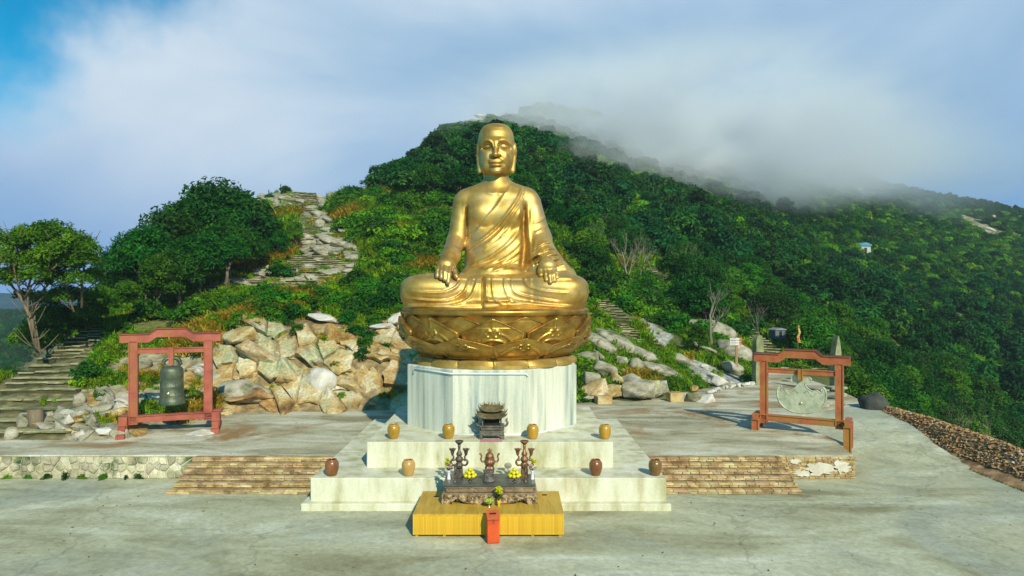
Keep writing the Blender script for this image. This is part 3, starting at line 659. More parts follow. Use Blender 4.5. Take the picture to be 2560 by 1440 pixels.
H = g.line(fl([(1202,361),(1206,356),(1214,351.5),(1222,352),(1228,356),(1232,363),(1234,374)]), .10, .036)
H += g.line(fl([(1277,360),(1272,355.5),(1264,352),(1255,352.5),(1249,356),(1245,363),(1243.5,374)]), .10, .036)
for ex in (1216, 1263.5):
    a = np.hypot((g.x2-hq(ex, 365)[0])/.27, (g.z2-hq(ex, 365)[2])/.19); H -= .14*np.exp(-a**4)
    a = np.hypot((g.x2-hq(ex, 364.5)[0])/.21, (g.z2-hq(ex, 364.5)[2])/.115); H += .11*np.exp(-a**2)
    s_ = 1 if ex > 1240 else -1
    H += g.line(fl([(ex-s_*11,367.6),(ex-4,369.6),(ex+4,369.6),(ex+s_*11,367)]), -.07, .025, True)
a = np.hypot((g.x2-hq(1240, 330)[0])/.5, (g.z2-hq(1240, 333)[2])/.35); H += .05*np.exp(-a**2)
for ex in (1214, 1266): a = np.hypot((g.x2-hq(ex, 392)[0])/.22, (g.z2-hq(ex, 392)[2])/.28); H += .06*np.exp(-a**2)
H += g.line(fl([(1232,397),(1222,404),(1217,412)]), -.03, .05); H += g.line(fl([(1248,397),(1256,404),(1261,412)]), -.03, .05)
g.F -= H[:, None, :]*np.clip((hc[1]-.2-g.y)/.3, 0, 1)
g.add(g.cap(hq(1239, 358, -.44), hq(1238.5, 386, -.66), .07, .13), .12)
g.add(g.ell(hq(1238.5, 386.5, -.62), (.15, .15, .10)), .05)
for ex in (1230, 1247): g.add(g.ell(hq(ex, 388, -.52), (.115, .15, .075)), .05)
g.add(g.ell(hq(1239, 402, -.44), (.33, .13, .13)), .08)
g.add(g.ell(hq(1239, 404.6, -.49), (.30, .11, .060)), .04); g.add(g.ell(hq(1239, 413.2, -.47), (.28, .13, .075)), .04)
g.cut(g.cap(hq(1224, 408.2, -.60), hq(1254, 408.2, -.60), .032), .02); g.cut(g.cap(hq(1228, 419.5, -.60), hq(1250, 419.5, -.60), .045), .06)
g.cut(g.cap(hq(1239, 393, -.62), hq(1239, 398, -.60), .03), .03)
g.add(g.ell(hq(1240, 428.5, -.33), (.26, .18, .13)), .15)
g.cut(g.cap(hq(1233.5, 391.5, -.62), hq(1231.5, 391.5, -.56), .025), .02); g.cut(g.cap(hq(1243.5, 391.5, -.62), hq(1245.5, 391.5, -.56), .025), .02)
for s_, x0, x1 in ((-1, 1196, 1199.5), (1, 1286, 1281.5)):
    g.add(g.ell(q(x0-s_*0+s_*1, 374, .30), (.105, .24, .33)), .05); g.add(g.cap(q(x0, 388, .28), q(x1, 428, .22), .11, .12), .06)
    g.cut(g.ell(q(x0+s_*5, 373, .22), (.06, .11, .17)), .03)
g.add(g.cap(q(1241, 415, .55), q(1241, 441, .58), .55, .56), .10)
ob('head', g.me('head', m_gold), statue)

# ------------------------------------------------------------------ lotus throne
lotus = empty('lotus_throne', (SX, SY, 4.98)); tag(lotus, 'golden lotus throne of carved petals on the octagonal concrete pedestal', 'pedestal')
LP = [(3.30,.0),(3.70,.03),(3.74,.12),(3.62,.26),(3.42,.34),(3.38,.44),(3.66,.62),(3.96,.90),(4.20,1.25),(4.34,1.65),(4.38,2.05),(4.36,2.30),(4.50,2.36),(4.50,2.50),(4.42,2.57)]
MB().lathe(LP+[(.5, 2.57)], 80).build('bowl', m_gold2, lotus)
lz = np.array([p[1] for p in LP[5:12]]); lr = np.array([p[0] for p in LP[5:12]])
def petal_mesh(name, z0, z1, half, out0, out1, relief=True, n=64):
    us = np.linspace(-1, 1, n); vs = np.linspace(0, 1, n); U, V = np.meshgrid(us, vs, indexing='ij');
    # outline: shield with a pointed top
    wv = np.where(V < .62, .84+.16*np.sin(V/.62*math.pi/2), 1-((V-.62)/.38)**1.1); wv = np.maximum(wv, .012)
    pinch = np.where(V > .45, 1, 1)
    Xn = U*wv                      # normalised lateral
    d_edge = (1-np.abs(U))*wv; tip = 1-V
    rim = np.exp(-((np.minimum(d_edge, tip*1.2)-.05)/.05)**2)
    hgt = .05+.05*rim
    if relief:
        def ridge(px, pv, r, a0, a1, w=.03, h=.07):
            th = np.arctan2(V-pv, Xn-px); rr = np.hypot(Xn-px, (V-pv)); ok = ((th >= a0) & (th <= a1))
            return h*np.exp(-((rr-r)/w)**2)*ok
        for s_ in (-1, 1):
            hgt += ridge(s_*.12, .60, .085, -math.pi, math.pi)
            dd = np.abs(V-(.60-.55*(np.abs(Xn)-.16)**2*1.9)); hgt += .07*np.exp(-(dd/.032)**2)*((np.sign(Xn) == s_) & (np.abs(Xn) > .20) & (np.abs(Xn) < .74))
        dd = np.abs(V-(.44-.95*np.abs(Xn)**2.6)); hgt += .07*np.exp(-(dd/.032)**2)*(np.abs(Xn) < .62)
        hgt += .03*np.exp(-(Xn/.03)**2)*(V > .68)
        hgt -= .02*(V > .75)
    z = z0+(z1-z0)*V; r = np.interp(z, lz, lr)+out0+(out1-out0)*V**1.6
    ang = Xn*half+math.pi/2*0
    def pos(rr): a = ang; return np.stack([rr*np.sin(a), -rr*np.cos(a), z], -1).reshape(-1, 3)
    A = pos(r+hgt); Bk = pos(r-.10)
    F = []; N_ = n*n
    for i in range(n-1):
        for j in range(n-1):
            a, b, c, d = i*n+j, (i+1)*n+j, (i+1)*n+j+1, i*n+j+1; F.append((a, b, c, d)); F.append((N_+a, N_+d, N_+c, N_+b))
    for j in range(n-1):
        F.append((j, j+1, N_+j+1, N_+j)); k_ = (n-1)*n+j; F.append((k_+1, k_, N_+k_, N_+k_+1))
    for i in range(n-1):
        a, b = i*n, (i+1)*n; F.append((b, a, N_+a, N_+b)); a, b = i*n+n-1, (i+1)*n+n-1; F.append((a, b, N_+b, N_+a))
    return mesh(name, np.concatenate([A, Bk]), np.array(F), m_gold2, True)
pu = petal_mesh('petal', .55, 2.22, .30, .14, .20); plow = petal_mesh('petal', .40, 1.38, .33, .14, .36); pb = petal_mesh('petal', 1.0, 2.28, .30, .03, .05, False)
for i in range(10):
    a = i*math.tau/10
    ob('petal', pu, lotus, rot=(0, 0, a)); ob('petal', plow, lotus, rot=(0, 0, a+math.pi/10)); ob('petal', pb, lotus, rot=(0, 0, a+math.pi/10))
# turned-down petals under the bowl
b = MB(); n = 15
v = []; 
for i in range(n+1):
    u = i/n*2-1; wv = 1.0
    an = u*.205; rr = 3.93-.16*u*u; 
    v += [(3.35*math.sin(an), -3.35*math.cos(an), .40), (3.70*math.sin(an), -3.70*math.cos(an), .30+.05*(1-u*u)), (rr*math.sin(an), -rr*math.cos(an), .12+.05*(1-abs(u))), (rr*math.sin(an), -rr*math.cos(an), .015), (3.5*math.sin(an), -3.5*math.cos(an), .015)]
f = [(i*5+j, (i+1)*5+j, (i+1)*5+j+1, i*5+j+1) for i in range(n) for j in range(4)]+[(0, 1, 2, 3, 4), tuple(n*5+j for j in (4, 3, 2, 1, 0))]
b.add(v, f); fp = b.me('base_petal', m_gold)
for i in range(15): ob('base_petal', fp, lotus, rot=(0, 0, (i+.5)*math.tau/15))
# ------------------------------------------------------------------ vegetation and rock prototypes
def leafmat(name, a, b_, c, trans=.22, scale=.35, rnd=.28, fine=.35):
    return M(name, [(0.3, a), (0.52, b_), (0.75, c)], scale, 0.6, spec=.12, rnd=rnd, trans=trans, fine=fine)
m_dark = leafmat('leaves_dark', (0.006,0.040,0.004), (0.015,0.105,0.007), (0.06,0.24,0.012), .14, .6)
m_for = leafmat('leaves_forest', (0.005,0.040,0.008), (0.011,0.105,0.013), (0.05,0.24,0.016), .12, .4, .45)
m_mid = leafmat('leaves_green', (0.012,0.070,0.004), (0.045,0.19,0.007), (0.16,0.38,0.012), .2, .6)
m_lite = leafmat('leaves_bright', (0.06,0.19,0.004), (0.16,0.40,0.008), (0.32,0.54,0.015), .28, .5)
m_grass = leafmat('grass_green', (0.06,0.17,0.006), (0.18,0.36,0.008), (0.38,0.50,0.02), .3, .6, .35)
m_dry = leafmat('grass_dry', (0.30,0.20,0.012), (0.56,0.42,0.03), (0.70,0.60,0.10), .25, .6, .12)
m_bark = M('bark', [(0.3,(0.07,0.055,0.03)),(0.6,(0.19,0.15,0.09)),(0.8,(0.26,0.23,0.15))], 3, 0.9, bump=0.4, stretch=(1,1,.3))
m_bare = M('pale_bark', [(0.3,(0.12,0.11,0.07)),(0.7,(0.26,0.24,0.17))], 3, 0.9, bump=0.3, stretch=(1,1,.3))
def leaf_cloud(name, seed, lobes, n, size, m, inner=.55, flat=.5, trunkmesh=None):
    r = np.random.RandomState(seed); L_ = np.array([(c[0], c[1], c[2], rr[0], rr[1], rr[2]) for c, rr in lobes]); wgt = (L_[:, 3]*L_[:, 4])**.9; k = r.choice(len(L_), n, p=wgt/wgt.sum())
    d = r.normal(size=(n, 3)); d /= np.linalg.norm(d, axis=1)[:, None]; d[:, 2] = np.where(d[:, 2] < -.35, -d[:, 2]*.6, d[:, 2])
    rad = inner+(1.06-inner)*r.rand(n)**.55; bumpy = 1+.13*np.sin(d[:, 0]*7+k)*np.cos(d[:, 1]*6+k*2)
    p = L_[k, :3]+d*L_[k, 3:]*(rad*bumpy)[:, None]
    nn = d*flat+r.normal(size=(n, 3))*.55+np.array([0, 0, .35]); nn /= np.linalg.norm(nn, axis=1)[:, None]
    a = np.cross(nn, r.normal(size=(n, 3))); a /= np.linalg.norm(a, axis=1)[:, None]; b = np.cross(nn, a)
    s = size*(.6+.8*r.rand(n))[:, None]
    V = np.stack([p-a*s, p+b*s*.42+nn*s*.1, p+a*s-nn*s*.15, p-b*s*.42+nn*s*.1], 1).reshape(-1, 3); F = np.arange(4*n).reshape(n, 4)
    return mesh(name, V, F, m)
def rlobes(seed, n, R, H, z0, rmin=.32, rmax=.5):
    r = np.random.RandomState(seed); out = [((0, 0, z0+H*.45), (R*.6, R*.6, H*.42))]
    for i in range(n):
        a = i*2.4+r.rand(); t = (i+.5)/n; rr = R*(1-.75*t**1.6)*(.55+.25*r.rand()); s = R*(rmin+(rmax-rmin)*r.rand())
        out.append(((rr*math.cos(a), rr*math.sin(a), z0+H*(.15+.72*t)), (s, s, s*.72)))
    return out
def branchy(name, seed, H, r0, m, levels=3, spread=.5, nb=4, lean=(0, 0), top=.75):
    rg_ = random.Random(seed); mb_ = MB()
    def grow(p, d, l, r, lev):
        pts = [p.copy()]; rs = [r]; n = 4; dd = d.copy()
        for i in range(n):
            dd = (dd+Vector((rg_.uniform(-.18, .18), rg_.uniform(-.18, .18), rg_.uniform(-.02, .12)))).normalized(); pts.append(pts[-1]+dd*l/n); rs.append(r*(1-.5*(i+1)/n))
        mb_.tube(pts, rs, 6 if lev < 2 else 4)
        if lev < levels:
            for k in range(nb if lev == 0 else 3):
                t = rg_.uniform(.45, 1.0) if lev == 0 else rg_.uniform(.3, .95); i = min(int(t*n), n-1); a = rg_.uniform(0, 6.28)
                nd = (dd+Vector((math.cos(a), math.sin(a), rg_.uniform(0, .5)))*spread*rg_.uniform(.8, 1.5)).normalized(); grow(pts[i].lerp(pts[i+1], t*n-i), nd, l*rg_.uniform(.45, .7), rs[i]*.55, lev+1)
    grow(Vector((0, 0, -.3)), Vector((lean[0], lean[1], 1)).normalized(), H*top, r0, 0)
    return mb_.me(name, m)
# crowns: (mesh, trunk mesh, total height)
TREES = []
for k, (R, H, z0, n, m_, nl, sz) in enumerate(((2.6, 3.6, 1.7, 14, m_dark, 6500, .135), (2.9, 3.2, 1.9, 16, m_dark, 7000, .135), (2.2, 4.4, 1.4, 13, m_mid, 6000, .135), (2.4, 3.0, 1.7, 12, m_mid, 5500, .14))):
    TREES.append((leaf_cloud('crown', 40+k, rlobes(k+1, n, R, H, z0), nl, sz, m_), branchy('trunk', 60+k, z0+H*.7, .15, m_bark, 1, .6, 4), z0+H))
SHR = []
for k, (m_, R, H, nl) in enumerate(((m_mid, 1.0, 1.1, 1000), (m_dark, 1.1, 1.3, 1100), (m_lite, 1.0, 1.0, 900), (m_mid, 1.2, .9, 1000))):
    SHR.append(leaf_cloud('shrub', 80+k, rlobes(20+k, 7, R, H, -.1, .35, .55), nl, .12, m_, .4))
def far_protos():
    out = []
    for k, (m_, R, H) in enumerate(((m_for, 2.4, 3.2), (m_for, 2.7, 2.7), (m_for, 2.0, 3.6), (m_dark, 2.4, 2.8), (m_mid, 2.2, 2.6))):
        out.append(leaf_cloud('tree_crown', 100+k, rlobes(50+k, 10, R, H, .6), 1900, .235, m_, .6))
    return out
def blades(name, seed, n, h, spread, m, wd=.03, arc=.5):
    r = np.random.RandomState(seed); V = []; F = []
    for i in range(n):
        a = r.rand()*6.28; d = np.array([math.cos(a), math.sin(a), 0]); s = np.array([-d[1], d[0], 0])*wd*(.6+.8*r.rand()); b0 = np.array([r.normal()*spread*.3, r.normal()*spread*.3, -.05]); hh = h*(.5+.7*r.rand()); o = arc*hh*(.3+r.rand())
        p1 = b0+d*o*.3+np.array([0, 0, hh*.65]); p2 = b0+d*o+np.array([0, 0, hh*(.95-.3*r.rand())]); k = len(V)
        V += [b0-s, b0+s, p1+s*.8, p1-s*.8, p2]; F += [(k, k+1, k+2, k+3), (k+3, k+2, k+4)]
    return mesh(name, V, F, m)
GR = [blades('grass_tuft', 1, 46, .75, .5, m_grass, .035), blades('grass_tuft', 2, 40, .55, .6, m_grass, .04, .8), blades('dry_tuft', 3, 44, .8, .5, m_dry, .03, .9), blades('grass_tuft', 4, 42, .6, .5, m_lite, .04, .7)]
COV = [leaf_cloud('ground_cover', 90+k, rlobes(70+k, 5, .55, .5, -.12, .4, .6), 300, .085, m_, .3) for k, m_ in enumerate((m_mid, m_lite, m_dark))]
def scatter(name, pts, scl, idx, protos, kind='stuff', tilt=None, seed=0):
    r = np.random.RandomState(seed); n = len(pts); me = bpy.data.meshes.new(name); me.vertices.add(n); me.vertices.foreach_set('co', np.asarray(pts, np.float32).ravel())
    a = me.attributes.new('sc', 'FLOAT_VECTOR', 'POINT'); s3 = np.asarray(scl, np.float32)[:, None]*np.stack([.85+.3*r.rand(n), .85+.3*r.rand(n), .8+.4*r.rand(n)], 1); a.data.foreach_set('vector', s3.astype(np.float32).ravel())
    a = me.attributes.new('ro', 'FLOAT_VECTOR', 'POINT'); ro = np.stack([r.normal(size=n)*.12, r.normal(size=n)*.12, r.rand(n)*6.28], 1); a.data.foreach_set('vector', ro.astype(np.float32).ravel())
    a = me.attributes.new('ix', 'INT', 'POINT'); a.data.foreach_set('value', np.asarray(idx, np.int32)); me.update()
    o = ob(name, me); tag(o, kind=kind)
    ng = bpy.data.node_groups.new(name, 'GeometryNodeTree'); ng.interface.new_socket('Geometry', in_out='INPUT', socket_type='NodeSocketGeometry'); ng.interface.new_socket('Geometry', in_out='OUTPUT', socket_type='NodeSocketGeometry')
    N = ng.nodes; gi = N.new('NodeGroupInput'); go = N.new('NodeGroupOutput'); jn = N.new('GeometryNodeJoinGeometry')
    def at(nm, ty): q_ = N.new('GeometryNodeInputNamedAttribute'); q_.data_type = ty; q_.inputs[0].default_value = nm; return q_.outputs[0]
    asc, aro, aix = at('sc', 'FLOAT_VECTOR'), at('ro', 'FLOAT_VECTOR'), at('ix', 'INT')
    for k, pm_ in enumerate(protos):
        po = bpy.data.objects.new(pm_.name+'_source', pm_); oi = N.new('GeometryNodeObjectInfo'); oi.inputs['Object'].default_value = po; oi.inputs['As Instance'].default_value = True
        ip = N.new('GeometryNodeInstanceOnPoints'); cp = N.new('FunctionNodeCompare'); cp.data_type = 'INT'; cp.operation = 'EQUAL'; ng.links.new(aix, cp.inputs[2]); cp.inputs[3].default_value = k
        ng.links.new(gi.outputs[0], ip.inputs['Points']); ng.links.new(cp.outputs[0], ip.inputs['Selection']); ng.links.new(oi.outputs['Geometry'], ip.inputs['Instance'])
        ng.links.new(aro, ip.inputs['Rotation']); ng.links.new(asc, ip.inputs['Scale']); ng.links.new(ip.outputs[0], jn.inputs[0])
    ng.links.new(jn.outputs[0], go.inputs[0]); md = o.modifiers.new('scatter', 'NODES'); md.node_group = ng
    return o
# ------------------------------------------------------------------ regions of the hill, told apart by where they lie
def inpoly(x, y, poly):
    x = np.asarray(x, float); y = np.asarray(y, float); ins = np.zeros(x.shape, bool); n = len(poly)
    for i in range(n):
        (ax, ay), (bx, by) = poly[i], poly[(i+1) % n]
        if ay == by: continue
        ins ^= ((ay > y) != (by > y)) & (x < (bx-ax)*(y-ay)/(by-ay)+ax)
    return ins
def pyof(X, Y, Z): return HY-(Z-CAMZ)/Y*FPX
R_path = [(600,520),(640,470),(720,430),(840,440),(850,480),(822,520),(850,560),(885,600),(910,650),(895,690),(850,720),(760,735),(640,730),(560,735),(470,765),(440,760),(600,690),(700,665),(745,640),(735,590),(745,530),(690,515)]
R_cliff = [(555,815),(620,815),(700,800),(800,775),(850,800),(900,830),(930,800),(1040,790),(1040,1040),(540,1050)]
R_left = [(-40,1130),(-40,1000),(230,960),(300,870),(560,900),(560,1060),(420,1110)]
R_st1 = [(-60,1110),(-60,1000),(80,900),(190,838),(272,818),(272,850),(200,960),(190,1050),(120,1110)]
R_grav = [(1578,800),(1612,800),(1690,845),(1668,880),(1740,905),(1860,940),(1880,965),(1780,975),(1700,930),(1640,870)]
R_ridge = [(1120,300),(1225,262),(1330,262),(1300,300),(1240,315),(1190,330),(1140,330)]
R_rk2 = [(1095,455),(1080,420),(1115,385),(1140,380),(1150,430),(1160,450)]
R_far = [(2385,535),(2420,540),(2500,575),(2560,590),(2560,600),(2480,590),(2400,560)]
R_st3 = [(1470,745),(1520,745),(1610,860),(1640,885),(1560,860)]
R_s5 = [(1822,800),(1862,800),(1965,905),(1890,905)]
R_s6 = [(1588,668),(1640,662),(1700,722),(1632,722)]
BARE = [R_s5, R_s6, R_path, R_cliff, R_st1, R_grav, R_ridge, R_rk2, R_far, R_st3]
LITTER = lambda X, Y: (X > 21.3) & (X < 26.2) & (Y < 49)
def samp(n, y0, y1, p0, p1, seed, area=True):
    r = np.random.RandomState(seed); Y = np.sqrt(y0**2+(y1**2-y0**2)*r.rand(n)) if area else np.exp(math.log(y0)+(math.log(y1)-math.log(y0))*r.rand(n))
    px = p0+(p1-p0)*r.rand(n); X = (px-CX)*Y/FPX; Z = terr(X, Y); return X, Y, Z, px, pyof(X, Y, Z)
def bare(px, py):
    m = np.zeros(px.shape, bool)
    for R in BARE: m |= inpoly(px, py, R)
    return m
def clear(X, Y, Z, pad=.12):          # nothing grows on the paving
    return (Z > 1.0+pad) | ((Y > 70)) | ((X > 26.2) & (Z < 1)) | ((X < -24) & (Z < .9) & (Y > 48)) | ((X < -18) & (Y > 56)) 
# paint soil, rock, gravel and leaf litter onto the terrain as a vertex colour
me = hill.data; nv = len(me.vertices); co = np.zeros(nv*3, np.float32); me.vertices.foreach_get('co', co); co = co.reshape(-1, 3)
X, Y, Z = co[:, 0].astype(float), co[:, 1].astype(float), co[:, 2].astype(float); PXv, PYv = pxof(X, Y), pyof(X, Y, Z)
nz = lambda s, k: vnoise(X, Y, s, k)
jx = PXv+(nz(.35, 11)-.5)*40; jy = PYv+(nz(.35, 12)-.5)*24
base = np.array([.055, .075, .012]); colr = np.tile(base, (nv, 1)); g_ = nz(.22, 13)[:, None]; colr = colr*(1-g_)+np.array([.15, .17, .03])*g_
def paint(mask, c1, c2, s=1.3, k=20):
    global colr
    t = nz(s, k)[:, None]*.6+nz(s*4, k+1)[:, None]*.4; c = np.array(c1)*(1-t)+np.array(c2)*t; mk = mask[:, None]; colr = np.where(mk, c, colr)
paint(inpoly(jx, jy, R_path), (.16, .15, .08), (.40, .38, .27), .9, 20)
paint(inpoly(jx, jy, R_cliff), (.12, .08, .03), (.38, .29, .14), 1.6, 23)
paint(inpoly(jx, jy, R_left) & (Z > .4) & (Y < 50), (.14, .12, .05), (.44, .39, .25), .9, 26)
paint(inpoly(jx, jy, R_st1), (.07, .07, .02), (.20, .18, .08), 1.0, 29)
paint(inpoly(jx, jy, R_grav), (.20, .21, .17), (.42, .43, .36), 2.5, 32)
paint((inpoly(jx, jy, R_ridge) | inpoly(jx, jy, R_rk2) | inpoly(jx, jy, R_far)) & (nz(.12, 60) > .35), (.14, .15, .08), (.38, .36, .26), .3, 35)
paint(Y > 395, (.010, .040, .014), (.022, .065, .018), .05, 41)
paint(LITTER(X, Y), (.16, .085, .03), (.50, .32, .15), 3.0, 38)
ca = me.color_attributes.new('soil', 'FLOAT_COLOR', 'POINT'); ca.data.foreach_set('color', np.concatenate([colr, np.ones((nv, 1))], 1).astype(np.float32).ravel())
t_ = m_terr.node_tree; vc = t_.nodes.new('ShaderNodeVertexColor'); vc.layer_name = 'soil'; nn_ = t_.nodes.new('ShaderNodeTexNoise'); nn_.inputs['Scale'].default_value = 2.2; nn_.inputs['Detail'].default_value = 8
gq = t_.nodes.new('ShaderNodeNewGeometry'); t_.links.new(gq.outputs['Position'], nn_.inputs['Vector']); mr_ = t_.nodes.new('ShaderNodeMapRange'); mr_.inputs[1].default_value = .3; mr_.inputs[2].default_value = .7; mr_.inputs[3].default_value = .45; mr_.inputs[4].default_value = 1.45
t_.links.new(nn_.outputs['Fac'], mr_.inputs[0]); mx_ = t_.nodes.new('ShaderNodeVectorMath'); mx_.operation = 'SCALE'; t_.links.new(vc.outputs[0], mx_.inputs[0]); t_.links.new(mr_.outputs[0], mx_.inputs['Scale']); t_.links.new(mx_.outputs[0], t_.nodes['Principled BSDF'].inputs['Base Color'])
# ------------------------------------------------------------------ rocks
import bmesh
def rock_mesh(seed, m, ang=True):
    r = random.Random(seed); b = bmesh.new()
    if ang:
        for i in range(13):
            a = r.uniform(0, 6.28); z = r.uniform(-1, 1); rr = r.uniform(.75, 1.05)*math.sqrt(max(0, 1-z*z*.55)); b.verts.new((rr*math.cos(a), rr*math.sin(a), z*r.uniform(.7, 1)))
        g = bmesh.ops.convex_hull(b, input=b.verts); bmesh.ops.delete(b, geom=[v for v in b.verts if not v.link_faces], context='VERTS')
        bmesh.ops.bevel(b, geom=b.edges[:], offset=.06, segments=1, affect='EDGES'); bmesh.ops.triangulate(b, faces=b.faces[:])
        bmesh.ops.subdivide_edges(b, edges=[e for e in b.edges if e.calc_length() > .45], cuts=1, use_grid_fill=False); bmesh.ops.triangulate(b, faces=b.faces[:])
        amp = .05
    else:
        bmesh.ops.create_icosphere(b, subdivisions=3, radius=1); amp = .16
    for v in b.verts:
        n_ = mnoise.noise(v.co*1.3+Vector((seed, 0, 0)))*amp*1.6+mnoise.noise(v.co*4+Vector((0, seed, 0)))*amp*.5; v.co *= 1+n_
    me_ = bpy.data.meshes.new('rock'); b.to_mesh(me_); b.free(); me_.materials.append(m)
    if not ang: me_.polygons.foreach_set('use_smooth', [True]*len(me_.polygons))
    return me_
m_dkr = M('dark_rock', [(0.3,(0.02,0.025,0.02)),(0.7,(0.07,0.075,0.06))], 1.5, 0.9, bump=.4)
RK = {k: [rock_mesh(s, m_, an) for s in range(4)] for k, m_, an in (('o', m_ochre, True), ('g', m_rock, True), ('p', m_pale, True), ('b', m_rock, False), ('y', m_pale, False), ('d', m_dkr, False))}
def rock(px, py, wpx, hpx, kind='g', tilt=0, par=None, name='boulder', label=None, group=None, deep=.8, rg=random.Random(5), lift=0.0):
    h = hit(px, py+hpx*.25); u = h.y/FPX; sx, sz = wpx*u/2, hpx*u/2
    o = ob(name, RK[kind][rg.randrange(4)], par, (h.x-(par.location.x if par else 0), h.y+sx*deep*.35-(par.location.y if par else 0), h.z+sz*.35+lift-(par.location.z if par else 0)),
           (rg.uniform(-.1, .1), math.radians(tilt), rg.uniform(-.25, .25)), (sx, max(sx*deep, sz*.7), sz))
    if par is None: tag(o, label or 'weathered boulder', 'rock', group)
    return o
rc = random.Random(31)
def fractured(par, region, dx, dy, seed, mats, out=.35, bul=.22, skip=.0, thick=.7, jit=.46, ang=.38):
    rg_ = random.Random(seed); xs_ = [p[0] for p in region]; ys_ = [p[1] for p in region]
    ca_, sa_ = math.cos(ang), math.sin(ang); x0_, y0_ = sum(xs_)/len(xs_), sum(ys_)/len(ys_); ex = max(max(xs_)-x0_, max(ys_)-y0_)*1.1; ey = ex*abs(sa_)+(max(ys_)-min(ys_))*.6
    tr = lambda p: (x0_+p[0]*ca_-p[1]*sa_, y0_+p[0]*sa_+p[1]*ca_)
    for c, poly in cells(-ex, ex, -ey, ey, dx, dy, rg_, .8, jit):
        c = tr(c); poly = [tr(p) for p in poly]
        if not inpoly(np.array([c[0]]), np.array([c[1]]), region)[0] or rg_.random() < skip: continue
        poly = [p for i, p in enumerate(poly) if math.hypot(p[0]-poly[i-1][0], p[1]-poly[i-1][1]) > 2.5]
        if len(poly) < 3: continue
        pp = []
        for i, p in enumerate(poly):
            p2 = poly[(i+1) % len(poly)]; l_ = math.hypot(p2[0]-p[0], p2[1]-p[1]); pp.append((p[0]+rg_.uniform(-1, 1), p[1]+rg_.uniform(-1, 1)))
            for t in ((.33, .67) if l_ > 22 else (.5,) if l_ > 10 else ()): j_ = min(4, l_*.08); pp.append((p[0]+(p2[0]-p[0])*t+(c[0]-p[0])*.04+rg_.uniform(-j_, j_), p[1]+(p2[1]-p[1])*t+(c[1]-p[1])*.04+rg_.uniform(-j_, j_)))
        poly = pp
        H_ = [hit(*p) for p in poly]; C_ = sum(H_, Vector())/len(H_)
        if max((h-C_).length for h in H_) > 4.5: continue
        nrm = Vector((rg_.uniform(-.25, .25), -.85, .45+rg_.uniform(-.2, .2))).normalized(); o_ = out*rg_.uniform(.1, 1.3); tilt = Vector((rg_.uniform(-.25, .25), 0, rg_.uniform(-.25, .25))); n = len(H_); v = []
        for k, (s_, d) in enumerate(((.99, -thick), (1.0, o_*.5-.12), (.95, o_+bul*.2), (.85, o_+bul*.8), (.45, o_+bul*1.1))):
            for h in H_: r_ = (h-C_)*s_; v.append(tuple(r_+nrm*(d+(r_.dot(tilt) if k > 1 else 0)+rg_.uniform(-.03, .03)*(k > 0)+.10*mnoise.noise((h+nrm*k)*1.3))))
        m_ = MB(); m_.add(v, [(r_*n+i, r_*n+(i+1) % n, (r_+1)*n+(i+1) % n, (r_+1)*n+i) for r_ in range(4) for i in range(n)]+[tuple(4*n+i for i in range(n)), tuple(range(n))[::-1]])
        mt = mats(c, rg_); o = m_.build('rock', mt, par, tuple(C_-par.location))
cliff = empty('rock_outcrop', tuple(hit(760, 1010))); tag(cliff, 'outcrop of fractured ochre and grey rock left of the statue', 'rock outcrop')
m_cliff = M('fractured_cliff_rock', [(0.32,(0.12,0.07,0.02)),(0.42,(0.34,0.21,0.06)),(0.52,(0.53,0.40,0.16)),(0.62,(0.60,0.54,0.34)),(0.76,(0.70,0.67,0.53))], 0.42, 0.88, bump=0.9, bscale=3.2, world=True, cols2=[(0.3,(0.30,0.34,0.14)),(0.7,(0.52,0.54,0.36))], scale2=0.28, mix2=(0.50,0.62), fine=0.4, stretch=(1,1,1.6), rnd=.16)
RK['c'] = [rock_mesh(s, m_cliff, True) for s in range(4)]
def cm(c, r_):
    return m_cliff
    if c[0] < 720 and c[1]+(c[0]-560)*-.1 < 960: return r_.choice((m_rock, m_rock, m_cgrey, m_cgrey, m_ochre))
    if c[1] > 950 and c[0] < 940: return r_.choice((m_cgrey, m_ochre, m_cgrey))
    return r_.choice((m_ochre, m_ochre, m_ochre, m_cgrey))
m_cgrey = M('buff_rock', [(0.28,(0.14,0.10,0.04)),(0.45,(0.40,0.34,0.20)),(0.6,(0.55,0.51,0.36)),(0.78,(0.66,0.64,0.52))], 0.9, 0.88, bump=0.6, bscale=2.6, world=True, cols2=(0.28,0.30,0.12), scale2=0.5, mix2=(0.52,0.66), fine=0.3, stretch=(1,1,1.5), rnd=.12)
fractured(cliff, [(548,845),(575,812),(625,815),(700,806),(770,788),(850,792),(905,835),(940,800),(1045,800),(1045,905),(900,915),(760,925),(640,960),(548,930)], 78, 38, 5, cm, .50, .14, .04)
fractured(cliff, [(548,930),(640,960),(760,925),(900,915),(1045,905),(1045,1010),(960,1028),(548,1034)], 92, 36, 6, cm, .30, .12, .05, ang=.15)
for k in range(80):
    x, y = rc.uniform(550, 1035), rc.uniform(800, 1025)
    if inpoly(np.array([x]), np.array([y]), R_cliff)[0]: rock(x, y, rc.uniform(16, 40), rc.uniform(12, 30), 'c', rc.uniform(0, 40), par=cliff, name='rock', rg=rc)
for a in ((600,850,104,74,'c',6),(640,902,160,84,'c',27),(720,945,110,66,'c',30),(600,1000,170,54,'c',6),(842,842,92,62,'o',10),(806,806,84,26,'p',16),(800,960,80,70,'y',10),(955,828,74,26,'p',4),(988,808,40,50,'p',0),(600,990,130,56,'b',12),(975,905,100,44,'o',15),(870,975,80,44,'o',10)):
    rock(*a, par=cliff, name='rock', rg=rc, lift=.25)
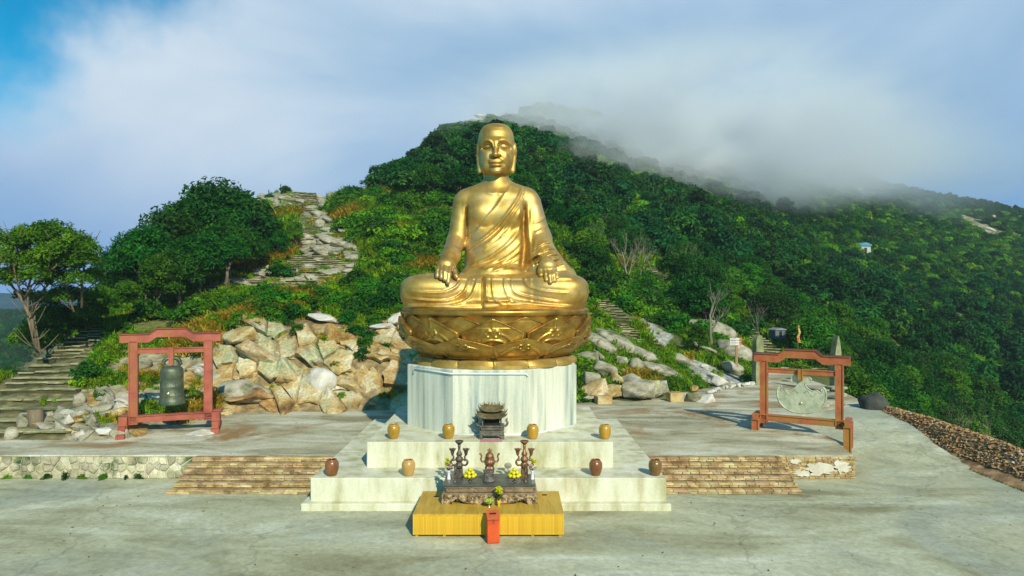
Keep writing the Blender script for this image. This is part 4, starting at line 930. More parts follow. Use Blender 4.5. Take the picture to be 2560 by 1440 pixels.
bank = empty('rock_bank', tuple(hit(240, 1060))); tag(bank, 'bank of broken pale rock between the left stairs and the bell frame', 'rock outcrop')
fractured(bank, [(165,1070),(150,1020),(240,975),(330,960),(545,900),(556,1040),(430,1068),(300,1090),(190,1098)], 80, 26, 8, lambda c, r_: r_.choice((m_cgrey, m_rock, m_cgrey, m_rock, m_ochre)), .16, .10, .2, ang=.1)
lb_ = {'l': ('grey boulder beside the left stone stairs', 'boulders beside the left stairs'), 'm': ('flat grey rock on the hill path', 'flat rocks on the hill path'),
       'r': ('long rock rib on the slope right of the statue', 'rock ribs on the right slope')}
for k in range(46):
    x, y = rc.uniform(0, 330), rc.uniform(985, 1092)
    if y < 985+x*.0+ (40 if x < 120 else 0) or x > 300 and y > 1060: continue
    if x < 150 and y < 1040: continue
    rock(x, y, rc.uniform(26, 80), rc.uniform(18, 46), rc.choice('ggpob'), rc.uniform(-20, 20), label=lb_['l'][0], group=lb_['l'][1], rg=rc)
for k in range(34):
    x, y = rc.uniform(340, 540), rc.uniform(905, 1045)
    rock(x, y, rc.uniform(24, 66), rc.uniform(16, 40), rc.choice('gopgb'), rc.uniform(-20, 20), label='rough rock behind the hanging bell', group='rocks on the bank behind the bell', rg=rc)
rock(255, 985, 46, 60, 'g', 0, label='upright pale boulder at the foot of the bank, left of the bell frame', rg=rc)
o = ob('boulder', RK['p'][1], None, tuple(onplane(500, 1086, 1.0)), (0.1, .1, .3), (.85, .5, .30)); tag(o, 'white broken rock lying by the right foot of the bell frame', 'rock')
for k in range(115):
    for t in range(20):
        x, y = rc.uniform(560, 905), rc.uniform(478, 735)
        if inpoly(np.array([x]), np.array([y]), R_path)[0]: break
    s_ = rc.uniform(24, 70)*(1 if y > 560 else .8); rock(x, y, s_, s_*rc.uniform(.22, .42), rc.choice('bbbg'), rc.uniform(-6, 26), label=lb_['m'][0], group=lb_['m'][1], rg=rc, lift=.0)
for a in ((1558,868,130,30,'b',33),(1507,870,105,28,'b',33),(1663,940,120,24,'b',22),(1513,938,74,52,'g',15),(1600,985,84,56,'g',20),(1650,985,50,44,'g',0),(1770,828,140,36,'b',8),(1850,895,110,46,'b',30),(1760,880,90,26,'g',22),
          (1735,1006,46,30,'g',0),(1766,1012,50,32,'p',0),(1480,965,50,60,'g',0),(1470,905,60,36,'g',15),(1590,925,34,40,'b',0),(1555,915,36,36,'g',0),(1490,985,70,60,'c',5),(1530,990,60,40,'c',10),(1575,960,60,50,'g',20),(1625,985,66,50,'c',5),(1545,955,50,40,'c',0),(1800,960,50,20,'p',5),(1480,1000,80,20,'p',2),(1680,955,60,20,'g',20),(1620,900,80,22,'b',30),(1700,905,60,18,'b',20),(1840,930,60,24,'b',28),(1500,900,50,24,'g',20)):
    rock(a[0], a[1], a[2]*1.12, a[3]*1.45, *a[4:], label=lb_['r'][0] if a[2] > 75 else 'weathered rock on the slope right of the pedestal', group=lb_['r'][1], rg=rc, lift=.22)
for k in range(30):
    x = rc.uniform(1470, 1790); y = rc.uniform(900, 1000)-max(0, (1640-x))*.15; rock(x, y, rc.uniform(18, 52), rc.uniform(14, 32), rc.choice('gpbc'), rc.uniform(-10, 30), label='small rock in the grass right of the pedestal', group='small rocks right of the pedestal', rg=rc)
for a in ((1065,640,60,34,'y',38,'white rock sticking out of the shrubs by the left arm of the statue'),(1015,692,84,20,'y',15,'long pale rock just left of the left knee of the statue'),(920,718,44,26,'y',15,'pale rounded rock left of the statue among shrubs'),(1010,745,30,24,'b',0,'small rock tucked beside the left knee of the statue'),
          (930,770,46,30,'b',0,'grey rock above the outcrop, near the throne'),(828,795,36,34,'o',0,'yellowish rock at the top edge of the outcrop'),(2190,1012,70,60,'d',0,'dark rounded boulder at the edge of the leaf covered bank'),(800,560,30,26,'b',0,'grey boulder on the right edge of the hill path')):
    rock(*a[:6], label=a[6], rg=rc)
for R, n, sz in ((R_ridge, 60, 26), (R_rk2, 30, 24), (R_far, 34, 24)):
    xs_ = [p[0] for p in R]; ys_ = [p[1] for p in R]; c_ = 0
    while c_ < n:
        x, y = rc.uniform(min(xs_), max(xs_)), rc.uniform(min(ys_), max(ys_)); c_ += 1
        if inpoly(np.array([x]), np.array([y]), R)[0]:
            nm = {26: ('bare rock on the ridge behind the head', 'rocks on the summit ridge'), 24: ('bare rock face among the trees of the mountain', 'rock faces on the mountain')}[sz]
            rock(x, y, sz*rc.uniform(.7, 1.7), sz*rc.uniform(.2, .45), rc.choice('byb'), rc.uniform(-5, 30), label=nm[0], group=nm[1], rg=rc)
# squared stone blocks used as seats
def block(px, py, w_, h_, label):
    p = onplane(px, py, 1.0); m_ = MB(); m_.box(-w_/2, w_/2, -w_*.4, w_*.4, -.03, h_, .03); o = m_.build('stone_block', m_ochre if 'ochre' in label else m_rock, None, tuple(p)); o.rotation_euler.z = .2; tag(o, label, 'stone block')
block(940, 1010, .62, .72, 'squared grey stone block standing on the platform left of the pedestal')
block(1508, 1008, 1.0, .5, 'ochre stone block on the platform, close to the right of the pedestal'); block(1687, 1003, .95, .6, 'ochre stone block at the foot of the slope, farther right of the pedestal')
h_ = hit(88, 1062)
def stump(p, r_, H_, label):
    m_ = MB(); m_.lathe([(r_*1.12, -.1), (r_, .15), (r_*.94, H_), (r_*.5, H_+.01)], 14); o = m_.build('tree_stump', m_bark, None, tuple(p)); tag(o, label, 'stump')
stump(h_, .38, .8, 'sawn tree stump beside the foot of the left stone stairs'); stump(hit(408, 768), .5, 1.0, 'short stump on the bank above the bell frame')
# ------------------------------------------------------------------ stone stairs on the hill
def hill_stair(name, label, way, wid, seed, rise=.26, cols=None):
    r = random.Random(seed); W_ = [hit(*p) for p in way]; e = empty(name, tuple(W_[0])); tag(e, label, 'stairs'); d = 0
    seg = [(W_[i], W_[i+1]) for i in range(len(W_)-1)]; tot = sum((b-a).length for a, b in seg); pos = 0.0; pz = None
    while pos < tot:
        q_ = pos
        for i, (a, b) in enumerate(seg):
            l = (b-a).length
            if q_ <= l: break
            q_ -= l
        t = min(1, q_/l); x, y = a.x+(b.x-a.x)*t, a.y+(b.y-a.y)*t; tt = pos/tot; wd = wid[0]+(wid[1]-wid[0])*tt; z = float(terr(x, y))
        xo = -wd/2
        while xo < wd/2-.2:
            lw = min(r.uniform(.7, 1.7), wd/2-xo); zz = max(float(terr(x+xo+lw/2, y)), z-.25)*.3+z*.7; zz = z+(zz-z)
            m_ = MB(); m_.box(-lw/2+.01, lw/2-.01, -.30, .28, .015, .095, .02); m_.v = [(a_+r.uniform(-.04, .04), b_+r.uniform(-.05, .05), c_+r.uniform(-.02, .02)) for a_, b_, c_ in m_.v]
            o = m_.build('step', m_step, e, (x+xo+lw/2-e.location.x, y+r.uniform(-.06, .06)-e.location.y, zz+.10-e.location.z+r.uniform(-.02, .03))); o.rotation_euler.z = r.uniform(-.06, .06); xo += lw
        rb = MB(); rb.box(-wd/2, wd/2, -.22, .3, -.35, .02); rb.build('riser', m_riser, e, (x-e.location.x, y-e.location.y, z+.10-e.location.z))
        sl_ = max(.12, abs((b.z-a.z))/max(.1, math.hypot(b.x-a.x, b.y-a.y))); pos += max(.5, rise/sl_)
m_step = M('stair_stone', [(0.3,(0.15,0.15,0.05)),(0.5,(0.36,0.35,0.17)),(0.72,(0.54,0.52,0.32))], 1.2, 0.9, bump=0.5, world=True, cols2=(0.12,0.17,0.03), scale2=0.4, mix2=(0.53,0.66), fine=0.3)
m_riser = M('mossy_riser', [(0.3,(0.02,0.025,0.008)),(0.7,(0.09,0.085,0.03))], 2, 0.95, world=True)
hill_stair('stone_stairs', 'mossy stone stairs climbing from the left edge of the platform past the bell frame', [(60,1085),(90,1010),(120,950),(180,890),(230,850),(290,812)], (5.2, 3.2), 1)
hill_stair('stone_stairs', 'stone stairs crossing the hill under the left trees', [(400,775),(470,750),(560,722),(650,705),(740,700)], (3.5, 6), 2)
hill_stair('stone_stairs', 'wide rough stone stairs between boulders in the middle of the hill path', [(790,715),(790,690),(800,665),(820,640)], (9, 7), 3)
hill_stair('stone_stairs', 'rough stone stairs near the top of the hill path', [(800,600),(790,560),(765,530),(750,500),(750,482)], (5, 7), 4)
hill_stair('stone_stairs', 'stone stairs rising to the right of the lotus throne', [(1610,862),(1570,830),(1530,790),(1500,755)], (3.2, 2.4), 5)
hill_stair('stone_stairs', 'short flight of stone steps deep in the woods behind the bare tree', [(1655,712),(1625,690),(1610,676)], (3.4, 3), 6)
hill_stair('stone_stairs', 'stone stairs leading into the woods beside the signpost', [(1930,890),(1890,860),(1860,830),(1840,812)], (3.6, 2.6), 7)
hill_stair('stone_stairs', 'wide stone steps between the two standing stones', [(2000,925),(1985,908),(1975,900)], (5, 4.5), 8)
# ------------------------------------------------------------------ forest, trees, shrubs, grass
TREE_N = 0
def tree(x, y, scale, kind, label, group=None, z=None, name='broadleaf_tree', rg=random.Random(77), crown=None):
    e = empty(name, (x, y, float(terr(x, y)) if z is None else z), rg.uniform(0, 6.28)); e.scale = (scale*rg.uniform(.9, 1.1), scale*rg.uniform(.9, 1.1), scale*rg.uniform(.92, 1.1)); tag(e, label, 'tree', group)
    ob('crown', crown or TREES[kind][0], e); ob('trunk', TREES[kind][1], e); return e
def zone(px, py, Y):
    v = 'low' if py > 800 else ('halfway up' if py > 600 else 'high')
    return v
# 1. the dark grove on the left hill
for k, (px, top, Yd, kd) in enumerate(((365,585,60,0),(425,548,64,1),(478,510,68,0),(540,482,71,1),(600,478,74,0),(650,530,76,0),(738,560,79,2),(500,600,62,1),(575,575,66,1),(640,600,70,0),(395,640,57,2),(448,615,60,0),(690,605,74,0),(560,520,70,0))):
    x = (px-CX)*Yd/FPX; z = float(terr(x, Yd)); ztop = CAMZ-(top-HY)*Yd/FPX; s_ = max(.6, (ztop-z)/TREES[kd][2])
    where = ('at the left end of the grove', 'at the back of the grove', 'at the front of the grove', 'at the grove end beside the hill path')[0 if px < 440 else 3 if px > 680 else 2 if top > 560 else 1]
    tree(x, Yd, s_, kd, 'dark broadleaf tree '+where, 'trees of the left grove')
for px, py in ((450,768),(568,738)):
    h_ = hit(px, py); m_ = branchy('trunk', px, 3.4, .24, m_bark, 1, .5, 3); e = empty('broadleaf_tree', tuple(h_)); tag(e, 'small tree with a bare trunk at the front of the grove, %s' % ('left' if px < 500 else 'by the stairs'), 'tree'); ob('trunk', m_, e)
    ob('crown', TREES[1][0], e, (0, .4, 1.6), (0, 0, px), (.8, .8, .7))
# 2. the big spreading tree at the left edge
e = empty('spreading_tree', tuple(Vector((-32.0, 46, 1.6)))); tag(e, 'tall spreading tree with several leaning stems at the left edge, left of the stone stairs', 'tree')
B0 = Vector((0, 0, 0)); mb = MB(); rs = random.Random(4)
def tp(px, py, Yd): v = P(px, py, Yd); return v-Vector((-32.0, 46, 1.6))
for pts, r_ in (([(95,890,46),(80,800,46),(50,740,46),(10,690,46.5),(-30,640,47)],.17),([(95,890,46),(70,790,46),(70,720,46),(90,650,46),(110,600,46.5)],.15),([(100,885,46),(85,800,46.3),(95,740,47),(140,690,47.5),(190,640,47.5)],.13),
                ([(185,780,47.5),(165,720,47.5),(140,650,47),(150,600,47)],.11),([(205,770,48),(205,700,48),(215,640,48),(205,600,48)],.14),([(60,750,46),(40,700,45),(30,640,45),(50,600,45)],.09),([(70,720,46),(110,690,45),(170,640,45),(180,600,45)],.08)):
    P_ = [tp(*p) for p in pts]; n_ = len(P_); mb.tube(P_, [r_*.72*(1-.6*i/(n_-1)) for i in range(n_)], 7)
    for i in range(1, n_):
        for k in range(3):
            a = rs.uniform(0, 6.28); l = rs.uniform(.8, 1.8); q0 = P_[i-1].lerp(P_[i], rs.random()); mb.tube([q0, q0+Vector((math.cos(a)*l*.5, math.sin(a)*l*.5, l*.4)), q0+Vector((math.cos(a)*l, math.sin(a)*l, l*.95))], [.05, .035, .015], 4)
mb.build('trunk', m_bark, e)
lob = []
for px, py, r_ in tuple((115+122*math.cos(k*2.4)*((k+.5)/30)**.5, 645+78*math.sin(k*2.4)*((k+.5)/30)**.5, rs.uniform(14, 26)) for k in range(24))+((30,620,34),(85,600,40),(140,590,40),(190,610,34),(215,650,26),(0,650,36),(60,650,36),(120,640,34),(170,660,30),(20,700,30),(110,575,26),(60,585,24),(150,700,26),(200,700,24),(-30,600,40),(230,690,22),(90,690,30),(40,690,26),(170,620,36),(100,660,34),(220,625,24),(-20,700,34),(150,745,24),(60,740,20)):
    c = tp(px, py, 46+rs.uniform(-1.6, 1.6)); s_ = r_*46/FPX*1.15; lob.append((tuple(c), (s_, s_*1.1, s_*.85)))
ob('crown', leaf_cloud('crown', 5, lob, 34000, .105, m_mid, .5), e)
lob = [((tp(px, py, 52+rs.uniform(-1, 1))), (r_*.0325, r_*.038, r_*.028)) for px, py, r_ in ((130,790,44),(160,800,34),(90,830,38),(120,850,30),(225,780,34),(240,740,26),(200,745,30),(110,750,30),(295,750,28),(60,850,30),(160,740,34),(320,725,26))]
e2 = ob('undergrowth_thicket', leaf_cloud('thicket', 6, [((c.x, c.y, c.z), r) for c, r in lob], 22000, .10, m_mid, .4)); e2.location = e.location; tag(e2, 'bright green thicket under the spreading tree at the left edge', 'bush')
for k, (px, Yd, s_, kd) in enumerate(((262,58,.62,2),(300,60,.66,1),(335,62,.62,2),(170,56,.7,3),(120,58,.7,0),(20,60,.8,1),(215,54,.55,2))):
    tree((px-CX)*Yd/FPX, Yd, s_, kd, ('short leafy tree between the spreading tree and the grove', 'low tree behind the spreading tree, above the stone stairs')[0 if px > 240 else 1], 'low trees behind the stone stairs')
for px, py, s_, kd in ((300,800,1.0,0),(330,790,1.1,2),(360,800,.9,3),(395,790,.9,2),(280,830,.8,2),(310,835,.8,0),(420,800,.8,0),(345,770,1.2,1),(265,800,1.0,1),(5,905,1.2,1),(35,880,1.1,0),(-15,880,1.4,1)):
    h_ = hit(px, py); o = ob('shrub', SHR[kd], None, tuple(h_), (0, 0, px), (s_,)*3); tag(o, 'shrub on the bank at the top of the left stone stairs' if px > 200 else 'shrub at the outer edge of the left stone stairs', 'bush', 'shrubs round the left stairs')
# 3. bare trees
def bare_tree(px, py, H, seed, label, r_=.11, lean=(0, 0), Yd=None):
    h_ = hit(px, py) if Yd is None else Vector(((px-CX)*Yd/FPX, Yd, float(terr((px-CX)*Yd/FPX, Yd)))); o = branchy('bare_tree', seed, H, r_, m_bare, 3, .55, 5, lean, .8); o = ob('bare_tree', o, None, tuple(h_)); tag(o, label, 'tree')
bare_tree(272, 765, 6.5, 3, 'leafless thin tree against the sky between the spreading tree and the grove', .09)
bare_tree(1575, 712, 5.4, 4, 'bare pale tree with several stems behind the right knee of the statue', .16, (-.15, 0)); bare_tree(1560, 710, 5, 5, 'leaning pale dead stem beside the bare multi stemmed tree', .11, (.35, 0)); bare_tree(1598, 710, 4.6, 8, 'thin pale dead stem on the right of the bare multi stemmed tree', .10, (.2, 0))
bare_tree(1470, 668, 5, 6, 'crooked pale leafless tree rising behind the right arm of the statue', .10, (.3, 0)); bare_tree(1630, 700, 5, 7, 'thin bare sapling next to the steps in the woods', .07); bare_tree(1682, 712, 5, 9, 'bare sapling leaning right at the edge of the woods', .08, (.4, 0))
bare_tree(1778, 882, 4.9, 10, 'slim tree with a dark trunk standing on the rocks left of the signpost', .17); bare_tree(1900, 830, 4.2, 12, 'pale forked dead trunk in the woods above the signpost', .09, Yd=72)
for k, (px, Yd, H) in enumerate(((2436,56,6),(2462,57,6.5),(2530,52,7),(2545,54,6.5),(2380,60,6),(2500,58,6))):
    bare_tree(px, 0, H, 20+k, 'thin pale trunk at the edge of the forest below the leaf covered bank', .07, (random.Random(k).uniform(-.1, .1), 0), Yd=Yd)
tree((1778-CX)*56/FPX, 60.0, .55, 2, 'small leafy tree on the rocks left of the signpost')
# 4. forest: the largest showing trees one by one, the rest as one wood
r = np.random.RandomState(12); gx, gy = np.meshgrid(np.arange(-430, 520, 3.55), np.arange(48, 440, 3.55), indexing='ij'); gx = gx.ravel()+r.uniform(-1.5, 1.5, gx.size); gy = gy.ravel()+r.uniform(-1.5, 1.5, gy.size)
gz = terr(gx, gy); gp_ = pxof(gx, gy); gq_ = pyof(gx, gy, gz)
keep = (gp_ > -420) & (gp_ < 3500) & ~bare(gp_, gq_) & ~bare(gp_, gq_-12)
keep &= ~((gp_ < 930) & (gp_ > 340) & (gy < 190)) & ~((gp_ >= 930) & (gp_ < 1010) & (gy < 120)) & ~((gp_ <= 340) & (gp_ > 200) & (gy < 70))                                   # the open left hill has its own shrubs
keep &= ~((gp_ >= 1010) & (gp_ < 1460) & (gy < 92))
keep &= ~((gp_ >= 1460) & (gp_ < 1980) & (gy < 76-(gp_-1460)*.015))
keep &= ~((gp_ >= 1980) & (gp_ < 2130) & (gy < 70)); keep &= ~((gp_ >= 2130) & ((gx < 27.5)))
keep &= ~((gp_ <= 200) & (gp_ > -420) & (gy < 56)); keep &= ~(inpoly(gp_, gq_, [(1540,672),(1680,650),(1720,770),(1540,770)]) | inpoly(gp_, gq_, [(1810,780),(1900,780),(1960,900),(1860,900)]))
gx, gy, gz, gp_ = gx[keep], gy[keep], gz[keep], gp_[keep]
order = np.argsort(gy); inview = order[(gp_[order] > -60) & (gp_[order] < 2620)]; near = inview[:150]; rest = np.setdiff1d(np.arange(len(gx)), near)
rt = random.Random(8)
for i in near:
    px, Yd = gp_[i], gy[i]; s_ = rt.uniform(.75, 1.25)*(.95 if px > 1460 else .9)
    if px < 300: lab = 'dark tree in the valley beyond the left stairs'
    elif px < 1460: lab = 'green tree on the slope behind the statue'
    elif px < 1750: lab = 'tree at the wood edge right of the throne'
    elif px < 2000: lab = 'tree of the woods above the signpost'
    elif px < 2200: lab = 'tree behind the pointed standing stone'
    else: lab = 'tree in the forest below the leaf covered bank'
    tree(gx[i], gy[i], s_, rt.choice((0, 1, 2, 3, 1, 0)), lab, 'trees at the near edge of the mountain forest', z=gz[i]-.4)
gx2, gy2 = np.meshgrid(np.arange(-640, 60, 6.2), np.arange(438, 592, 6.2), indexing='ij'); gx2 = gx2.ravel()+r.uniform(-2.5, 2.5, gx2.size); gy2 = gy2.ravel()+r.uniform(-2.5, 2.5, gy2.size); k2 = (pxof(gx2, gy2) > -600) & (pxof(gx2, gy2) < 1000) & (pxof(gx2, gy2) < 900)
fp_ = far_protos(); scatter('far_forest', np.stack([gx2, gy2, terr(gx2, gy2)-.5], 1)[k2], np.full(k2.sum(), 1.75), r.choice(4, k2.sum()), fp_)
ix = r.choice(5, len(rest), p=(.28, .27, .2, .13, .12)); sc_ = (.62+.95*r.rand(len(rest))**1.3)*np.where(gy[rest] > 150, .82, 1.0)
nearridge = inpoly(gp_[rest], pyof(gx[rest], gy[rest], gz[rest]), [(1080,250),(1500,240),(1500,300),(1250,360),(1080,360)]); sc_ = np.where(nearridge, sc_*.42, sc_); sc_ = np.where((gy[rest] > 195) & (gp_[rest] < 2700), sc_*.8, sc_)
scatter('forest', np.stack([gx[rest], gy[rest], gz[rest]-.2], 1), sc_, ix, fp_)
# understory filling the gaps
X, Y, Z, px, py = samp(9000, 60, 330, 1000, 3300, 44); k_ = ~bare(px, py) & ~((px < 1460) & (Y < 80)) & ~((px > 1460) & (px < 2000) & (Y < 66)) & ~((px > 2000) & (X < 27)); n_ = k_.sum()
scatter('forest_undergrowth', np.stack([X, Y, Z], 1)[k_], (1.0+.9*r.rand(n_))*np.clip(Y[k_]/90, .9, 1.6), r.choice(4, n_), SHR)
# 5. ground cover and grass on the open slopes
X, Y, Z, px, py = samp(52000, 34, 125, -60, 2080, 45, False); k_ = ~bare(px, py) & clear(X, Y, Z) & ~LITTER(X, Y) & (Z > .9)
lefty = px < 620
rockless = ~inpoly(px, py, R_left) | (vnoise(X, Y, .45, 51) > .66)
k_ &= rockless; 
clump = vnoise(X, Y, .16, 52); dryn = vnoise(X, Y, .22, 53)
ix = np.where(dryn > np.where(px > 1400, .80, .70), 2, r.choice([0, 1, 3], len(X), p=(.45, .3, .25))); g1 = k_ & (clump < .72) & (Y < 120)
scatter('grass', np.stack([X, Y, Z], 1)[g1], (.9+.7*r.rand(g1.sum()))*np.clip(Y[g1]/62, .72, 1.5), ix[g1], GR)
X, Y, Z, px, py = samp(17000, 36, 128, -60, 2080, 46, False); k_ = ~bare(px, py) & clear(X, Y, Z) & ~LITTER(X, Y) & (Z > 1.0) & (~inpoly(px, py, R_left) | (vnoise(X, Y, .45, 51) > .74)); cl = vnoise(X, Y, .13, 54); k_ &= (cl > .52)
scatter('ground_cover', np.stack([X, Y, Z], 1)[k_], (.9+.8*r.rand(k_.sum()))*np.clip(Y[k_]/55, .8, 1.5), r.choice(3, k_.sum(), p=(.4, .38, .22)), COV)
# sparse growth inside the path and the cliff joints
X, Y, Z, px, py = samp(26000, 36, 128, 0, 2000, 47, False); k_ = (inpoly(px, py, R_path) & (vnoise(X, Y, .5, 55) > .70)) | (inpoly(px, py, R_cliff) & (vnoise(X, Y, .6, 56) > .80) & (Z > 1.5)) | (inpoly(px, py, R_grav) & (vnoise(X, Y, .7, 57) > .78)) | (inpoly(px, py, R_left) & (Z > 1.15) & (vnoise(X, Y, .8, 58) > .76))
scatter('grass_in_the_joints', np.stack([X, Y, Z+.05], 1)[k_], (.45+.35*r.rand(k_.sum()))*np.clip(Y[k_]/60, .8, 1.4), r.choice([0, 1, 2, 3], k_.sum(), p=(.4, .25, .2, .15)), GR)
# 6. shrubs, each a thing of its own
rs = random.Random(15); nsh = 0
def shrub(px, py, s_, kd, label, group=None):
    h_ = hit(px, py); o = ob('shrub', SHR[kd], None, (h_.x, h_.y, h_.z), (0, 0, rs.uniform(0, 6.28)), (s_*rs.uniform(.85, 1.2), s_*rs.uniform(.85, 1.2), s_*rs.uniform(.8, 1.1))); tag(o, label, 'bush', group)
SHZ = (([(820,490),(960,470),(1130,480),(1150,660),(1000,700),(900,640),(820,540)], 60, 'leafy shrub on the sunny slope left of the statue', (0,0,1,2,3), (1.3, 2.2)),
       ([(470,775),(560,740),(830,730),(870,800),(780,790),(620,800),(480,815)], 26, 'green shrub on the bank above the rock outcrop', (0,2,3,0), (.9, 1.5)),
       ([(870,720),(1000,700),(1010,800),(900,850),(870,790)], 22, 'dark shrub between the rock outcrop and the left knee of the statue', (1,0), (.9, 1.4)),
       ([(1470,690),(1700,720),(1780,800),(1600,780),(1500,760)], 24, 'shrub in the thicket above the stairs right of the throne', (0,1,3), (1.2, 1.9)),
       ([(1480,850),(1640,890),(1760,980),(1700,990),(1560,940)], 16, 'low shrub among the rock ribs right of the pedestal', (0,3,2), (.5, .9)),
       ([(1680,840),(1900,860),(1880,960),(1780,930)], 14, 'low shrub around the signpost', (0,2,3), (.6, 1.0)),
       ([(180,790),(330,740),(420,790),(300,870),(230,880)], 12, 'shrub beside the left stone stairs', (0,1,2), (.8, 1.3)),
       ([(1010,340),(1140,330),(1140,460),(990,470)], 18, 'dark shrub on the steep ridge left of the head of the statue', (1,0,1), (2.6, 3.6)))
for R, n, lab, kd, (s0, s1) in SHZ:
    xs_ = [p[0] for p in R]; ys_ = [p[1] for p in R]; c_ = 0
    while c_ < n:
        x, y = rs.uniform(min(xs_), max(xs_)), rs.uniform(min(ys_), max(ys_))
        if inpoly(np.array([x]), np.array([y]), R)[0] and not bare(np.array([x]), np.array([y]))[0]:
            shrub(x, y, rs.uniform(s0, s1), rs.choice(kd), lab, 'shrubs: '+lab[:40].rsplit(' ', 1)[0]); c_ += 1
for a in ((225,960,1.15,1,'dark rounded bush on the bank just left of the bell frame'),(2140,985,.85,2,'yellowish bush at the corner of the platform right of the disc frame'),(380,700,2.0,2,'bright bamboo like bush under the left end of the grove'),(715,485,1.1,1,'small tree like bush on the skyline of the left hill, nearest its left pole'),
          (672,500,.9,1,'low bush on the skyline at the left end of the hill top'),(758,480,1.0,1,'thin bush on the skyline by the right pole'),(802,482,1.25,0,'dense round bush on the skyline of the left hill'),(937,478,1.7,1,'dark open bush on the skyline below the painted stone'),
          (250,1000,.5,0,'small green bush among the boulders left of the bell frame'),(855,1000,.35,2,'small bright plant at the foot of the outcrop'),(700,700,1.4,1,'dark bush hanging over the crossing stairs')):
    shrub(*a)
for a in ((868,812,.7,1),(892,846,.75,1),(915,870,.8,0),(905,900,.6,1),(935,815,.8,0),(880,790,.8,2),(700,812,.6,3),(648,824,.6,0),(560,830,.7,2),(770,800,.6,1),(778,995,.35,2),(925,850,.6,1),(600,815,.9,0),(640,812,.8,2),(680,806,.9,0),(730,800,.9,1),(745,835,.6,0),(820,855,.5,2),(545,815,1.0,2),(1000,790,.8,0),(965,880,.5,1),(840,925,.5,0),(690,975,.4,2)):
    shrub(*a, 'small shrub rooted in a crack of the rock outcrop', 'shrubs in the cracks of the outcrop')
for k, (px, s_) in enumerate(((70,.30),(120,.38),(165,.5),(205,.34),(262,.42),(315,.28),(345,.36),(20,.3))):
    p = onplane(px, 1197, 0); o = ob('weed_clump', COV[(0, 2, 2, 1)[k % 4]], None, (p.x, WY-.12, .0), (0, 0, k), (s_*1.4, s_*.7, s_*1.5)); tag(o, 'green weeds growing at the foot of the rubble wall', 'plant', 'weeds at the foot of the rubble wall')
# leaf litter on the bank at the right: loose leaves and chips
n = 9000; r = np.random.RandomState(9); Y = 24+24*r.rand(n); X = 22.0+3.2*r.rand(n)**1.2; Z = terr(X, Y)+.02; Lr = .05+.09*r.rand(n); th = r.rand(n)*6.28
dx, dy = np.cos(th)*Lr, np.sin(th)*Lr; zz = r.uniform(-.04, .06, (n, 4)); V = np.stack([np.stack([X-dx, Y-dy, Z+zz[:, 0]], 1), np.stack([X+dy*.5, Y-dx*.5, Z+.03+zz[:, 1]], 1), np.stack([X+dx, Y+dy, Z+zz[:, 2]], 1), np.stack([X-dy*.5, Y+dx*.5, Z+.03+zz[:, 3]], 1)], 1).reshape(-1, 3)
o = ob('leaf_litter', mesh('leaf_litter', V, np.arange(4*n).reshape(n, 4), M('leaf_litter', [(0.3,(0.22,0.11,0.035)),(0.5,(0.46,0.27,0.10)),(0.7,(0.66,0.52,0.30))], 6, 0.85, world=True))); tag(o, kind='stuff')
for k in range(40):
    y = rs.uniform(29, 45); x = 23.0+rs.uniform(-.9, .9); s_ = rs.uniform(.07, .2); o = ob('small_stone', RK['p'][rs.randrange(4)], None, (x, y, float(terr(x, y))+.02), (0, 0, rs.uniform(0, 3)), (s_, s_*.7, s_*.4)); tag(o, 'pale loose stone on the leaf covered bank at the right', 'stone', 'loose stones on the leaf covered bank')
# ------------------------------------------------------------------ bell frames
m_red = M('red_oxide_steel', [(0.3,(0.24,0.05,0.030)),(0.5,(0.36,0.085,0.048)),(0.75,(0.44,0.13,0.075))], 1.5, 0.6, bump=0.15, cols2=(0.34,0.14,0.03), scale2=0.6, mix2=(0.50,0.70), fine=0.18)
m_edge = M('dark_steel_edge', [(0.07,0.025,0.02)], 2, 0.7)
m_bell = M('bell_bronze', [(0.3,(0.045,0.065,0.04)),(0.55,(0.11,0.14,0.09)),(0.75,(0.18,0.19,0.11))], 2.0, 0.5, 0.45, bump=0.25, bscale=9, cols2=(0.22,0.14,0.05), scale2=.9, mix2=(0.6,0.75))
m_disc = M('cloud_gong_bronze', [(0.3,(0.34,0.37,0.24)),(0.55,(0.54,0.56,0.40)),(0.75,(0.64,0.64,0.50))], 2.0, 0.5, 0.35, bump=0.3, bscale=7)
def ibeam(m_, p0, p1, w_, h_, up=Vector((0, 0, 1)), fl=.05):
    """I section between two points: web plus two flanges, in one part"""
    d = (p1-p0); l = d.length; d.normalize(); s_ = d.cross(up).normalized(); u = s_.cross(d)
    Mx = Matrix(((d.x, s_.x, u.x, p0.x), (d.y, s_.y, u.y, p0.y), (d.z, s_.z, u.z, p0.z), (0, 0, 0, 1)))
    m_.box(0, l, -w_*.36, w_*.36, -h_/2+fl*.8, h_/2-fl*.8, 0, Mx); m_.box(0, l, -w_/2, w_/2, -h_/2, -h_/2+fl, .006, Mx); m_.box(0, l, -w_/2, w_/2, h_/2-fl, h_/2, .006, Mx)
